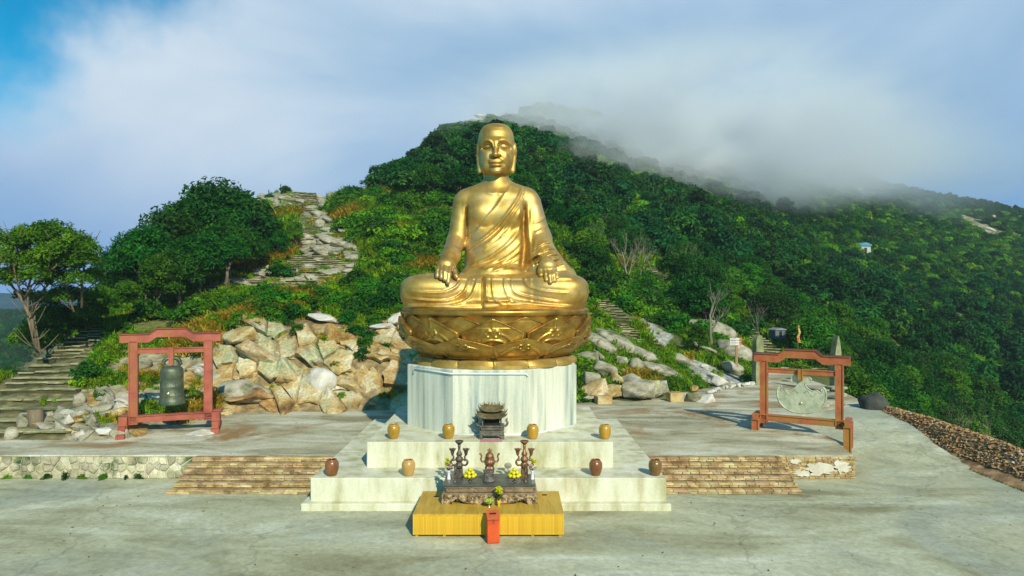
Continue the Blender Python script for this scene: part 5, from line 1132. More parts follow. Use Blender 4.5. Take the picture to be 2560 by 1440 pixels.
def frame(name, label, PL, PR, zb, zb2, zlow, ztop, over, wd, kind):
    """PL, PR: plan positions of the two posts; zb, zb2 ground levels under them"""
    mid = (PL+PR)/2; W_ = (PR-PL).length; a = math.atan2(PR.y-PL.y, PR.x-PL.x); e = empty(name, (mid.x, mid.y, zb), a); tag(e, label, 'bell frame')
    h = W_/2; z0 = 0; zl = zlow-zb; zt = ztop-zb
    for s_ in (-1, 1): m_ = MB(); ibeam(m_, Vector((s_*h, 0, zl-.28)), Vector((s_*h, 0, zt-.36)), wd, wd*1.05, Vector((1, 0, 0))); m_.build('post', m_red, e)
    o_ = over; t = .42; c = W_*.20; r_ = .26
    m_ = MB(); prof = [(-h-o_, zt-t), (-c-.32, zt-t), (-c+.02, zt-t+r_), (c-.02, zt-t+r_), (c+.32, zt-t), (h+o_, zt-t), (h+o_, zt), (c+.32, zt), (c, zt+r_), (-c, zt+r_), (-c-.32, zt), (-h-o_, zt)]
    m_.prism(prof, -wd*.36, wd*.36)
    def strip(pts, y0, y1, th):
        for p, q2 in zip(pts[:-1], pts[1:]): m_.prism([p, q2, (q2[0], q2[1]+th), (p[0], p[1]+th)], y0, y1)
    strip([(-h-o_-.01, zt+.003), (-c-.32, zt+.003), (-c, zt+r_+.003), (c, zt+r_+.003), (c+.32, zt+.003), (h+o_+.01, zt+.003)], -wd*.55, wd*.55, .035)
    m_.build('top_beam', [m_red], e)
    m_ = MB(); strip([(-h-o_-.02, zt+.04), (-c-.32, zt+.04), (-c, zt+r_+.04), (c, zt+r_+.04), (c+.32, zt+.04), (h+o_+.02, zt+.04)], -wd*.57, wd*.57, .02); m_.build('dark_cap', m_edge, e)
    m_ = MB(); ibeam(m_, Vector((-h+wd*.5, 0, zt-.86)), Vector((h-wd*.5, 0, zt-.86)), wd*.8, .27); m_.build('cross_beam', m_red, e)
    m_ = MB(); ibeam(m_, Vector((0, -.16, zt-.70)), Vector((0, -.16, zt-(1.60 if kind == 'bell' else 1.28))), .24, .24, Vector((1, 0, 0))); m_.build('hanger', m_red, e)
    m_ = MB(); ibeam(m_, Vector((-h-over*.9, 0, zl)), Vector((h+over*.9, 0, zl)), wd, .34); m_.build('base_beam', m_red, e)
    return e, h, zl, zt
PLb, PRb = Vector((-19.45, 35.1)), Vector((-16.15, 36.3))
fr, h, zl, zt = frame('bell_frame', 'red steel frame with a hanging bronze bell on the left platform', PLb, PRb, 1.0, 1.0, 1.78, 6.12, .62, .40, 'bell')
m_keep = m_red; m_red = M('orange_oxide_steel', [(0.3,(0.26,0.06,0.022)),(0.5,(0.40,0.105,0.035)),(0.75,(0.48,0.18,0.045))], 1.2, 0.6, bump=0.15, cols2=(0.38,0.19,0.03), scale2=0.5, mix2=(0.48,0.66), fine=0.18)
fr2, h2, zl2, zt2 = frame('gong_frame', 'red steel frame with a hanging cloud shaped gong on the right platform', Vector((13.4, 36.3)), Vector((16.55, 34.5)), 1.0, 1.0, 1.66, 5.02, .50, .36, 'gong')
m_or2 = m_red; m_red = m_keep
# feet of the left frame: short sled legs stepping outwards to the front and back
for s_ in (-1, 1):
    for t in (-1, 1):
        m_ = MB(); x = s_*(h+.40)
        poly = [(-.18, .0), (.22, .0), (.22, .55), (.95, .98), (.95, .55), (.2, .3)]
        m_.box(x-.2, x+.2, min(t*.16, t*.62), max(t*.16, t*.62), .20, .98, .02)
        m_.box(x-.17, x+.17, min(t*.5, t*1.0), max(t*.5, t*1.0), -.02, .55, .02)
        m_.box(x-.2, x+.2, min(t*.95, t*1.35), max(t*.95, t*1.35), -.04, .22, .02)
        m_.build('foot', m_red, fr)
m_red = m_or2
for s_, zb in ((-1, 1.0), (1, .25)):
    m_ = MB(); ibeam(m_, Vector((s_*(h2+.38), -.30, zb-1.0-.03)), Vector((s_*(h2+.38), -.30, zl2-.02)), .34, .36, Vector((1, 0, 0))); m_.build('leg', m_red, fr2)
    m_ = MB(); ibeam(m_, Vector((s_*(h2+.38), -.5, zl2+.03)), Vector((s_*(h2+.38), 1.0, zl2+.03)), .34, .30); m_.build('sled_beam', m_red, fr2)
    m_ = MB(); ibeam(m_, Vector((s_*(h2+.38), 1.0, zb-1.0-.03)), Vector((s_*(h2+.38), 1.0, zl2-.02)), .34, .36, Vector((1, 0, 0))); m_.build('leg', m_red, fr2)
# bell
mid = (PLb+PRb)/2; bz = 2.45
bell = empty('bronze_bell', (mid.x+.02, mid.y, bz), math.atan2(1.2, 3.3)); tag(bell, 'greenish bronze temple bell hanging in the left frame', 'bell')
bp = [(.66,0),(.68,.03),(.645,.10),(.655,.14),(.625,.20),(.60,.42),(.60,.45),(.61,.47),(.61,.50),(.595,.52),(.585,.9),(.592,.92),(.592,.96),(.58,.98),(.57,1.35),(.578,1.37),(.575,1.72),(.55,1.84),(.48,1.92),(.30,1.98),(.10,2.0)]
MB().lathe([(r_*.97, z) for r_, z in bp], 40).build('bell_body', m_bell, bell)
m_ = MB()
for k in range(8):
    a = k*math.pi/4+.39; c_, s_ = math.cos(a), math.sin(a)
    for dz in (.53, .99):
        m_.tube([(c_*.575, s_*.575, dz), (c_*.56, s_*.56, dz+.36)], .012, 5)
m_.build('bell_ribs', m_bell, bell)
m_ = MB(); m_.lathe([(.001, -.055), (.06, -.05), (.085, -.02), (.085, .03)], 14, M=Matrix.Translation((-.10, -.60, .62)) @ Matrix.Rotation(math.radians(-90), 4, 'X')); m_.build('striking_boss', M('polished_brass', [(0.75,0.65,0.40)], 3, 0.3, 0.8), bell)
m_ = MB()
for s_ in (-1, 1):
    m_.tube([(0, 0, 2.35), (s_*.22, 0, 2.38), (s_*.38, 0, 2.22), (s_*.36, 0, 2.04), (s_*.22, 0, 1.93)], [.09, .11, .10, .09, .08], 8); m_.ball((s_*.42, -.02, 2.12), .09, 10, 6)
m_.ball((0, 0, 2.42), .12, 10, 6); m_.build('dragon_loop', m_bell, bell)
# gong: a flat bronze plate cut like a ruyi cloud
def sm(poly, n=4):
    out = []; k = len(poly)
    for i in range(k):
        p = [np.array(poly[(i+j) % k], float) for j in (-1, 0, 1, 2)]
        for t in range(n): out.append(tuple(cubic(t/n, *p)))
    return out
half = [(0, -1.05), (.45, -1.0), (.85, -.78), (1.12, -.40), (1.18, .0), (1.14, .30), (1.02, .42), (.93, .30), (1.0, .20), (.92, .12), (.72, .26), (.52, .20), (.36, .30), (.22, .42), (.20, .62), (.42, .66), (.50, .80), (.34, .95), (.16, .93), (.0, .99)]
gpl = half+[(-x, z) for x, z in half[::-1][1:-1]]; gpl = sm([(x*1.04, z) for x, z in gpl], 3)
mid2 = Vector(((13.4+16.55)/2, (36.3+34.5)/2)); gong = empty('cloud_gong', (mid2.x+.02, mid2.y, 3.02), math.atan2(-1.8, 3.15)); tag(gong, 'pale bronze cloud shaped gong hanging in the right frame', 'gong')
def nplate(poly, y0, y1): m_ = MB(); m_.prism(poly, y0, y1); return m_
import bmesh
o = nplate(gpl, -.035, .035).build('plate', m_disc, gong)
m_ = MB(); m_.tube([(x*.955, -.045, z*.955-.0) for x, z in gpl+gpl[:1]], .022, 5, cap=False)
for s_ in (-1, 1): m_.tube([(s_*(.15+.1*i), -.045, .05+.16*math.sin(i*1.1)) for i in range(8)], .016, 5)
m_.build('raised_edge', m_disc, gong)
m_ = MB(); m_.lathe([(.001, -.05), (.05, -.045), (.075, -.02), (.075, .03)], 14, M=Matrix.Translation((0, -.05, -.48)) @ Matrix.Rotation(math.radians(-90), 4, 'X')); m_.build('striking_boss', MATS['polished_brass'], gong)
m_ = MB(); m_.tube([(0, 0, .80), (0, 0, 1.02)], .03, 6); m_.build('hook', m_edge, gong)
# ------------------------------------------------------------------ jars
def glaze(name, a, b_, c): return M(name, [(0.32, a), (0.5, b_), (0.7, c)], 1.6, 0.28, bump=0.05, fine=0.15, stretch=(1,1,.6), spec=.6)
m_j = {'ochre': glaze('ochre_glaze', (0.22,0.15,0.015), (0.44,0.25,0.02), (0.55,0.30,0.04)), 'tan': glaze('tan_glaze', (0.36,0.24,0.06), (0.52,0.31,0.09), (0.58,0.36,0.12)),
       'brown': glaze('brown_glaze', (0.10,0.045,0.012), (0.24,0.09,0.03), (0.34,0.14,0.05)), 'green': glaze('green_brown_glaze', (0.06,0.09,0.012), (0.22,0.10,0.03), (0.30,0.12,0.04))}
m_in = M('jar_inside', [(0.06,0.03,0.015)], 2, 0.8)
JP = [(.14,0),(.165,.02),(.20,.12),(.235,.26),(.245,.37),(.236,.47),(.205,.54),(.175,.575),(.165,.585),(.168,.60),(.165,.612),(.150,.615),(.145,.60),(.140,.57)]
for px, Yd, zz, c, lab, s_ in ((982,28.25,2.19,'ochre','ochre glazed jar with an orange shoulder, leftmost on the upper tier',1.0),(1120,28.25,2.19,'ochre','ochre glazed jar on the upper tier, left of the roofed burner',1.0),
                        (1332,28.2,2.19,'ochre','ochre glazed jar on the upper tier, right of the roofed burner',.98),(1514,28.2,2.19,'ochre','ochre green jar, rightmost on the upper tier',.98),
                        (826,26.35,1.16,'brown','shiny brown jar, leftmost on the lower tier',1.04),(1019,26.35,1.16,'tan','tan unglazed looking jar on the lower tier, left of the altar',1.02),
                        (1491,26.4,1.16,'brown','brown jar on the lower tier, right of the altar',1.0),(1641,26.4,1.16,'green','brown and green jar, rightmost on the lower tier',1.0)):
    x = (px-CX)*Yd/FPX; e = empty('glazed_jar', (x, Yd+.22, zz), px); e.scale = (s_, s_, s_); tag(e, lab, 'jar', 'glazed jars on the tiers')
    m_ = MB(); m_.lathe([(r_*1.06, z) for r_, z in JP], 32); m_.build('jar_body', m_j[c], e)
    m_ = MB(); 
    for z in (.50, .53): m_.lathe([(.236-(z-.47)*.9, z-.03), (.246-(z-.47)*.95, z-.022), (.232-(z-.47)*.95, z-.014)], 32)
    m_.build('shoulder_ring', m_j[c], e); MB().lathe([(.140, .585), (.001, .583)], 20).build('dark_opening', m_in, e)
# ------------------------------------------------------------------ yellow offering table
m_bam = M('yellow_slat_board', [(0.3,(0.48,0.26,0.012)),(0.5,(0.68,0.42,0.02)),(0.72,(0.78,0.52,0.04))], 3.0, 0.5, bump=0.1, stretch=(6,6,.25), fine=0.15, rnd=.09)
m_btop = M('yellow_board_top', [(0.3,(0.40,0.24,0.02)),(0.5,(0.54,0.34,0.035)),(0.72,(0.62,0.42,0.06))], 2.0, 0.55, bump=0.1, stretch=(3,.4,1), fine=0.15)
T0 = onplane(1221, 1343, 0); tx0, tx1 = (1032-CX)*23.1/FPX, (1410-CX)*23.1/FPX; tw = tx1-tx0; tcx = (tx0+tx1)/2
tab = empty('offering_table', (tcx, 23.1, 0)); tag(tab, 'long low yellow slatted table in front of the altar', 'table')
TZ_ = .79; hw = tw/2
m_ = MB(); m_.box(-hw+.02, hw-.02, .035, 2.62, .07, TZ_-.03); m_.build('carcass', m_btop, tab)
m_ = MB(); 
m_.box(-hw, -1.72, -.01, 2.64, TZ_-.03, TZ_+.005, .006); m_.box(1.72, hw, -.01, 2.64, TZ_-.03, TZ_+.005, .006); m_.box(-1.717, 1.717, -.01, .99, TZ_-.03, TZ_+.005, .006); m_.box(-1.717, 1.717, .993, 2.64, TZ_-.03, TZ_+.003, .006)
m_.build('top_board', m_btop, tab)
slat = MB().box(-.0265, .0265, -.0, .03, .085, TZ_-.035, .002).me('slat', m_bam); ns = 93
rr_ = random.Random(3)
for k in range(ns): ob('slat', slat, tab, (-hw+(k+.5)*2*hw/ns, .004+rr_.uniform(0, .006), rr_.uniform(-.002, .002)))
for s_ in (-1, 1):
    m_ = MB(); 
    for k in range(48): y = .06+k*.0538; x = s_*(hw-.012); m_.box(x-.012, x+.012, y, y+.052, .085, TZ_-.035, .004)
    m_.build('side_slats', m_bam, tab)
m_ = MB(); m_.box(-hw, hw, -.012, .03, TZ_-.065, TZ_-.032, .006); m_.build('edge_rail', m_bam, tab)
for x in (-hw+.12, -1.5, -.1, 1.5, hw-.12):
    for y in (.14, 2.45): MB().box(x-.05, x+.05, y-.05, y+.05, -.01, .085, .008).build('foot', m_bam, tab)
m_blk = M('black_opening', [(0.008,0.006,0.004)], 2, 0.9)
for x, y in ((-1.98, 1.95), (2.0, 2.15)): MB().box(x-.09, x+.09, y-.07, y+.07, TZ_+.004, TZ_+.010).build('socket_hole', m_blk, tab)
# donation box
m_ob = M('orange_red_lacquer', [(0.3,(0.50,0.055,0.012)),(0.6,(0.68,0.10,0.018))], 2.0, 0.4, fine=0.12, bump=.05); m_or = M('orange_red_lid', [(0.3,(0.50,0.10,0.03)),(0.6,(0.60,0.14,0.05))], 2, .45, fine=.15)
bx = onplane(1234, 1360, 0); dbx = empty('donation_box', (bx.x, bx.y, 0), math.radians(9)); tag(dbx, 'orange red lacquered donation box with a small padlock, in front of the yellow table', 'box')
m_ = MB(); m_.box(-.20, .20, .0, .42, .03, .84, .008); m_.build('box_body', m_ob, dbx); m_ = MB(); m_.add([(-.215, -.015, .84), (.215, -.015, .84), (.215, .43, .98), (-.215, .43, .98), (-.215, -.015, .865), (.215, -.015, .865), (.215, .43, 1.005), (-.215, .43, 1.005)], [(0,1,2,3),(7,6,5,4),(0,4,5,1),(1,5,6,2),(2,6,7,3),(3,7,4,0)])
m_.build('sloping_lid', m_or, dbx); m_ = MB(); m_.box(-.205, .205, -.008, -.001, .775, .785); m_.build('seam', m_blk, dbx)
m_ = MB(); m_.box(-.11, .11, .17, .20, .925, .965); m_.build('coin_slot', m_blk, dbx)
for x in (-.17, .17): MB().box(x-.03, x+.03, .02, .08, -.01, .035).build('foot', m_ob, dbx)
m_ = MB(); m_.box(-.022, .022, -.035, -.005, .69, .745, .006); m_.tube([(-.014, -.02, .74), (-.014, -.02, .775), (.014, -.02, .775), (.014, -.02, .74)], .005, 6); m_.box(-.01, .01, -.012, -.004, .77, .83, .002); m_.build('padlock', M('steel_lock', [(0.30,0.22,0.15)], 4, .35, .8), dbx)
# ------------------------------------------------------------------ altar
m_alt = M('altar_bronze', [(0.3,(0.13,0.10,0.06)),(0.55,(0.32,0.23,0.13)),(0.75,(0.44,0.33,0.20))], 3.0, 0.5, 0.35, bump=0.4, bscale=14, fine=.25)
m_altt = M('altar_top', [(0.3,(0.05,0.065,0.06)),(0.6,(0.12,0.13,0.11)),(0.8,(0.20,0.19,0.15))], 2.0, 0.32, 0.3, bump=0.1)
m_carv = M('altar_carving', [(0.40,(0.10,0.065,0.03)),(0.5,(0.36,0.26,0.13)),(0.60,(0.58,0.45,0.25))], 6.0, 0.5, 0.3, bump=0.9, bscale=16)
m_cop = M('copper_bronze', [(0.3,(0.16,0.075,0.035)),(0.55,(0.34,0.17,0.08)),(0.8,(0.48,0.28,0.15))], 5.0, 0.38, 0.65, bump=0.3, bscale=20)
m_gun = M('dark_bronze', [(0.3,(0.06,0.048,0.038)),(0.55,(0.15,0.115,0.085)),(0.8,(0.26,0.20,0.14))], 5.0, 0.4, 0.5, bump=0.35, bscale=22)
AY, AXc = 24.12, (1224-CX)*24.2/FPX; alt = empty('incense_altar', (AXc, AY, TZ_+.006)); tag(alt, 'dark carved bronze altar table standing on the yellow table', 'altar'); aw = 1.69
MB().box(-aw+.03, aw-.06, .02, 1.46, .62, .70, .02).build('table_top', m_altt, alt)
m_ = MB(); m_.box(-aw+.10, aw-.12, .06, 1.40, .55, .617, .02); m_.box(-aw+.13, aw-.15, .08, 1.38, .40, .547, .02); m_.build('waist', m_alt, alt)
m_ = MB(); m_.prism([(-aw+.04, .395), (aw-.06, .395), (aw, .33), (-aw, .33)], 0.02, 1.44); m_.build('moulding', m_alt, alt)
apr = [(-aw, .33), (-aw, 0), (-aw+.34, 0), (-aw+.38, .10), (-aw+.46, .19), (-aw+.62, .17), (-aw+.74, .08), (-aw+.95, .03), (-.45, .03), (-.40, .0), (.40, .0), (.45, .03), (aw-.95, .03), (aw-.74, .08), (aw-.62, .17), (aw-.46, .19), (aw-.38, .10), (aw-.34, 0), (aw, 0), (aw, .33)]
MB().prism(apr[::-1], 0.0, .06).build('carved_apron', m_carv, alt)
m_ = MB()
for s_ in (-1, 1):
    m_.tube([(s_*x, -.012, z) for x, z in ((aw-.33, .02), (aw-.40, .12), (aw-.50, .215), (aw-.64, .20), (aw-.76, .10), (aw-.98, .055), (.5, .05))], .018, 5)
    for k in range(9):
        cx_ = s_*(.22+.15*k); cz_ = .20+.05*math.sin(k*1.9); m_.tube([(cx_+.055*math.cos(t)*(1-t/9), -.012, cz_+.075*math.sin(t)*(1-t/9)) for t in [i*.8 for i in range(8)]], .011, 4)
    m_.ball((s_*(aw-.14), -.01, .2), .07, 8, 6); m_.ball((s_*(aw-.12), -.01, .08), .06, 8, 6); m_.ball((s_*(aw-.24), -.01, .27), .04, 8, 6)
m_.build('scroll_relief', m_carv, alt)
for s_ in (-1, 1):
    MB().prism([(0, .33), (0, 0), (.26, 0), (.34, .14), (.7, .17), (1.06, .14), (1.14, 0), (1.40, 0), (1.40, .33)], -.03, .03, M=Matrix.Translation((s_*(aw-.03), .03, 0)) @ Matrix.Rotation(math.pi/2, 4, 'Z')).build('side_apron', m_carv, alt)
    m_ = MB(); m_.box(s_*(aw-.10)-.07, s_*(aw-.10)+.07, 1.28, 1.42, 0, .33); m_.build('rear_leg', m_alt, alt)
AT = TZ_+.706
def onalt(px, py): v = onplane(px, py, AT); return v
def thing(name, loc, label, cat, group=None, rz=0): e = empty(name, tuple(loc), rz); tag(e, label, cat, group); return e
def lath(name, prof, m, par, loc=(0,0,0), n=20, **k): return MB().lathe(prof, n, loc, **k).build(name, m, par)
# tall dragon candlesticks
for px, lab in ((1148, 'tall dark bronze candlestick with two cup arms, left on the altar'), (1311, 'tall dark bronze candlestick with two cup arms, right on the altar')):
    e = thing('branched_candlestick', onalt(px, 1190), lab, 'candlestick', 'branched candlesticks on the altar')
    m = m_gun if px < 1200 else m_cop
    m_ = MB(); m_.box(-.15, .15, -.12, .12, 0, .05, .01); m_.box(-.13, .13, -.10, .10, .05, .28, .02); m_.lathe([(.10,.28),(.13,.33),(.15,.40),(.13,.47),(.09,.50),(.13,.55),(.155,.62),(.12,.70),(.07,.73),(.10,.77),(.115,.82),(.085,.88),(.05,.93),(.045,1.05),(.055,1.10),(.05,1.16)], 20)
    m_.build('stem', m, e); m_ = MB(); m_.lathe([(.055,1.16),(.10,1.21),(.155,1.27),(.165,1.30),(.15,1.31),(.09,1.27),(.02,1.26)], 24); m_.build('drip_cup', m, e)
    for s_ in (-1, 1):
        m_ = MB(); m_.tube([(s_*.10, 0, .42), (s_*.24, 0, .40), (s_*.31, 0, .52), (s_*.24, 0, .62), (s_*.20, 0, .70), (s_*.25, 0, .78)], [.035, .04, .045, .035, .03, .035], 8); m_.ball((s_*.20, 0, .60), .05, 8, 6)
        m_.lathe([(.03,.76),(.06,.82),(.07,.90),(.10,.96),(.125,1.0),(.11,1.0),(.05,.95)], 14, (s_*.25, 0, 0))
        for t in range(5): m_.ball((s_*.25+.115*math.cos(t*1.256), .115*math.sin(t*1.256), 1.0), .025, 6, 4)
        m_.build('cup_arm', m, e)
# central lidded censer with horn handles
e = thing('lidded_censer', onalt(1224, 1182), 'copper coloured lidded censer with curled handles, in the middle of the altar', 'censer')
lath('censer_body', [(.05,.22),(.13,.25),(.19,.33),(.215,.41),(.20,.48),(.17,.52),(.185,.54),(.185,.57),(.15,.58)], m_cop, e, n=28)
lath('lid', [(.165,.585),(.16,.63),(.14,.70),(.09,.76),(.04,.78)], m_cop, e, n=24)
m_ = MB(); m_.ball((0,0,.82), .055, 10, 6); m_.ball((-.05,0,.85), .035, 8, 6); m_.ball((.06,0,.84), .04, 8, 6); m_.ball((.0,0,.90), .03, 8, 6); m_.build('finial', m_cop, e)
for s_ in (-1, 1): m_ = MB(); m_.tube([(s_*.18,0,.44),(s_*.28,0,.42),(s_*.33,0,.52),(s_*.30,0,.62),(s_*.34,0,.70),(s_*.38,0,.72)], [.03,.032,.032,.03,.034,.02], 8); m_.ball((s_*.345,0,.71), .045, 8, 6); m_.build('handle', m_cop, e)
for k in range(3): a = k*2.094-math.pi/2; m_ = MB(); m_.tube([(.11*math.cos(a), .11*math.sin(a), .30), (.17*math.cos(a), .17*math.sin(a), .16), (.15*math.cos(a), .15*math.sin(a), .0)], [.055,.035,.042], 8); m_.build('leg', m_cop, e)
# incense pot
e = thing('incense_pot', onalt(1222, 1203), 'grey carved drum shaped incense pot with reddish ash, front middle of the altar', 'incense burner')
lath('pot_body', [(.20,0),(.205,.05),(.165,.07),(.16,.10),(.165,.30),(.19,.33),(.205,.37),(.205,.40),(.18,.40),(.175,.37)], M('grey_cast_metal', [(0.35,(0.10,0.09,0.08)),(0.65,(0.30,0.27,0.24))], 7, .5, .4, bump=.9, bscale=18), e, n=32)
m_ = MB()
for k in range(16): a = k*math.tau/16; m_.box(-.009, .009, -.008, .008, .11, .29, .003, Matrix.Rotation(a, 4, 'Z') @ Matrix.Translation((0, -.166, 0)))
m_.build('fluting', MATS['grey_cast_metal'], e); lath('ash', [(.172,.36),(.10,.375),(.001,.38)], M('ash', [(0.22,0.09,0.05)], 8, .9), e)
m_ = MB(); rr_ = random.Random(5)
for k in range(7): x, y = rr_.uniform(-.06,.06), rr_.uniform(-.06,.06); m_.tube([(x, y, .36), (x+rr_.uniform(-.02,.02), y, .55)], .004, 4)
m_.build('incense_sticks', M('incense', [(0.45,0.12,0.05)], 4, .8), e)
# fruit stands
m_cit = M('yellow_citrus', [(0.3,(0.55,0.48,0.005)),(0.7,(0.72,0.64,0.01))], 4, 0.4, bump=.1, bscale=30); m_gr = M('green_fruit', [(0.3,(0.16,0.36,0.01)),(0.7,(0.35,0.56,0.03))], 6, 0.4)
for px, lab in ((1175, 'footed plate piled with yellow citrus on the left half of the altar'), (1286, 'footed plate piled with yellow citrus on the right half of the altar')):
    e = thing('fruit_stand', onalt(px, 1203), lab, 'fruit stand', 'fruit stands on the altar')
    lath('plate', [(.08,0),(.085,.01),(.03,.03),(.025,.09),(.10,.12),(.24,.14),(.265,.16),(.25,.165),(.10,.145)], m_gun, e, n=28)
    for (n_, R_, z_) in ((7,.175,.215),(4,.105,.32),(1,.0,.425)):
        for k in range(n_): a = k*math.tau/n_+z_*9; m_ = MB(); m_.ball((0,0,0), .075, 14, 10, sz=.94); m_.lathe([(.008,.068),(.004,.085)], 5); o = m_.build('citrus', m_cit, e, (R_*math.cos(a), R_*math.sin(a), z_), a)
# vases with flowers
m_fy = M('yellow_petal', [(0.3,(0.62,0.62,0.01)),(0.7,(0.78,0.80,0.03))], 5, .6, trans=.2); m_fp = M('pink_petal', [(0.3,(0.70,0.42,0.50)),(0.7,(0.80,0.60,0.66))], 5, .6, trans=.2)
def bunch(par, n_, R_, z0, z1, m, rr_, s_=.035, cx_=0):
    for k in range(n_):
        m_ = MB(); 
        for j in range(3):
            for i in range(7):
                a = i*math.tau/7+j*.4; t = .9-.35*j; d = Vector((math.cos(a)*t, math.sin(a)*t, .35+.35*j)).normalized(); sd = Vector((-math.sin(a), math.cos(a), 0)); c_ = d*s_*.9
                m_.add([c_*.15-sd*s_*.12, c_*.15+sd*s_*.12, c_+sd*s_*.32, c_*1.25, c_-sd*s_*.32], [(0,1,2,3,4)])
        a = rr_.uniform(0, 6.28); q_ = rr_.random()**.5*R_; m_.build('flower', m, par, (cx_+q_*math.cos(a), q_*math.sin(a), rr_.uniform(z0, z1)))
def sprig(par, n_, R_, z0, z1, rr_):
    m_ = MB()
    for k in range(n_): a = rr_.uniform(0, 6.28); q_ = R_*rr_.uniform(.3, 1); b_ = Vector((q_*math.cos(a), q_*math.sin(a), rr_.uniform(z0, z1))); m_.tube([(0,0,z0-.06), b_*.6+Vector((0,0,z0*.4)), b_], .004, 4); s2 = Vector((-math.sin(a), math.cos(a), .3))*.03; u = Vector((math.cos(a), math.sin(a), .6))*.05; m_.add([b_, b_+s2+u*.6, b_+u*1.5, b_-s2+u*.6], [(0,1,2,3)])
    m_.build('leaves', m_mid, par)
rr_ = random.Random(11)
for px, lab, s_ in ((1122, 'white vase with pink and yellow flowers at the left end of the altar', -1), (1331, 'white vase with pink and yellow flowers at the right end of the altar', 1)):
    e = thing('flower_vase', onalt(px, 1198), lab, 'vase', 'white flower vases on the altar')
    lath('vase', [(.075,0),(.07,.02),(.052,.12),(.048,.20),(.065,.29),(.09,.33),(.08,.33),(.05,.28)], M('white_porcelain', [(0.74,0.76,0.80)], 3, .2) if 'white_porcelain' not in MATS else MATS['white_porcelain'], e)
    sprig(e, 16, .11, .34, .48, rr_); bunch(e, 7, .08, .38, .48, m_fp, rr_, .07, -s_*.04); bunch(e, 11, .07, .48, .72, m_fy, rr_, .065, s_*.05)
# small slim candlesticks
for px, lab in ((1137, 'slim turned candlestick at the front left corner of the altar'), (1314, 'slim turned candlestick at the front right corner of the altar')):
    e = thing('slim_candlestick', onalt(px, 1205), lab, 'candlestick', 'slim candlesticks on the altar'); lath('stem', [(.075,0),(.07,.02),(.03,.05),(.03,.12),(.045,.16),(.03,.20),(.028,.34),(.045,.38),(.028,.42),(.03,.55),(.06,.60),(.065,.62),(.02,.62)], m_gun, e, n=14); lath('pricket', [(.008,.62),(.003,.72)], m_gun, e, n=6)
# round fans on short posts
for px, py, lab in ((1270, 1186, 'small round plaque on a thin post, right of the censer'), (1121, 1180, 'small round plaque on a thin post, behind the left vase')):
    e = thing('round_plaque', onalt(px, py), lab, 'plaque'); MB().tube([(0,0,0),(0,0,.22)], .012, 6).build('post', m_gun, e)
    m_ = MB(); m_.lathe([(.13,-.012),(.14,0),(.13,.012)], 24, M=Matrix.Translation((0,0,.33)) @ Matrix.Rotation(math.pi/2, 4, 'X'), sy=.8); m_.build('disc', M('plaque_stone', [(0.30,0.29,0.20)], 4, .6) if 'plaque_stone' not in MATS else MATS['plaque_stone'], e)
# things on the yellow table
e = thing('green_fruit_bowl', onplane(1223, 1268, TZ_+.006), 'gold footed bowl of green fruit on the yellow table, in front of the altar', 'bowl')
m_gs = M('gold_plated', [(0.75,0.60,0.25)], 3, .3, .8); lath('bowl', [(.06,0),(.062,.01),(.02,.03),(.016,.10),(.04,.13),(.15,.17),(.19,.21),(.18,.21),(.10,.175)], m_gs, e, n=26)
for k in range(15): a = k*2.4; q_ = .135*math.sqrt(k/15); o = MB().ball((0,0,0), .038, 10, 7).build('grape', m_gr, e, (q_*math.cos(a), q_*math.sin(a), .235+.03*(k < 5)))
e = thing('yellow_vase', onplane(1247, 1266, TZ_+.006), 'yellow vase of yellow chrysanthemums on the yellow table, in front of the altar', 'vase')
lath('vase', [(.04,0),(.045,.02),(.035,.04),(.055,.10),(.075,.22),(.07,.225),(.05,.18)], M('yellow_ceramic', [(0.70,0.46,0.02)], 3, .25), e); MB().tube([(0,0,.2),(0,0,.34)], .03, 8).build('stems', M('dark_stems', [(0.03,0.05,0.02)], 4, .8), e); sprig(e, 20, .10, .34, .46, rr_); bunch(e, 15, .11, .44, .60, m_fy, rr_, .08)
# ------------------------------------------------------------------ roofed incense burner on the upper tier
m_ir = M('burner_iron', [(0.3,(0.055,0.058,0.045)),(0.55,(0.15,0.145,0.11)),(0.78,(0.27,0.25,0.18))], 4.0, 0.55, 0.35, bump=0.5, bscale=16, fine=.2)
m_rf = M('burner_roof', [(0.3,(0.12,0.105,0.05)),(0.55,(0.25,0.21,0.10)),(0.78,(0.36,0.31,0.17))], 4.0, 0.5, 0.4, bump=0.4, bscale=16)
b0 = onplane(1229, 1099, 2.19); e = thing('roofed_incense_burner', Vector((b0.x, b0.y+.35, 2.19)), 'dark cast iron incense burner with two curved roofs in front of the pedestal', 'incense burner')
def box_(nm, m, *a, b=.01): return MB().box(*a, b).build(nm, m, e)
for sx_ in (-1, 1):
    for sy_ in (-1, 1): m_ = MB(); m_.box(sx_*.44-.07, sx_*.44+.07, sy_*.26-.07, sy_*.26+.07, .0, .22, .02); m_.box(sx_*.47-.06, sx_*.47+.06, sy_*.29-.06, sy_*.29+.06, .0, .07, .02); m_.build('leg', m_ir, e)
MB().prism([(-.50,.30),(-.50,.20),(-.36,.20),(-.30,.13),(-.2,.17),(0,.14),(.2,.17),(.30,.13),(.36,.20),(.50,.20),(.50,.30)], -.34, -.30).build('apron', m_ir, e)
box_('base_slab', m_ir, -.50,.50,-.33,.33,.30,.36); box_('tray', m_ir, -.46,.46,-.30,.30,.363,.50, b=.03); box_('tray_rim', m_ir, -.50,.50,-.33,.33,.503,.56)
box_('inner_hearth', m_blk, -.32,.32,-.12,.2,.57,.84)
for sx_ in (-1, 1):
    for sy_ in (-1, 1): MB().lathe([(.045,.56),(.03,.60),(.03,.84),(.05,.88)], 10, (sx_*.38, sy_*.24, 0)).build('column', m_ir, e)
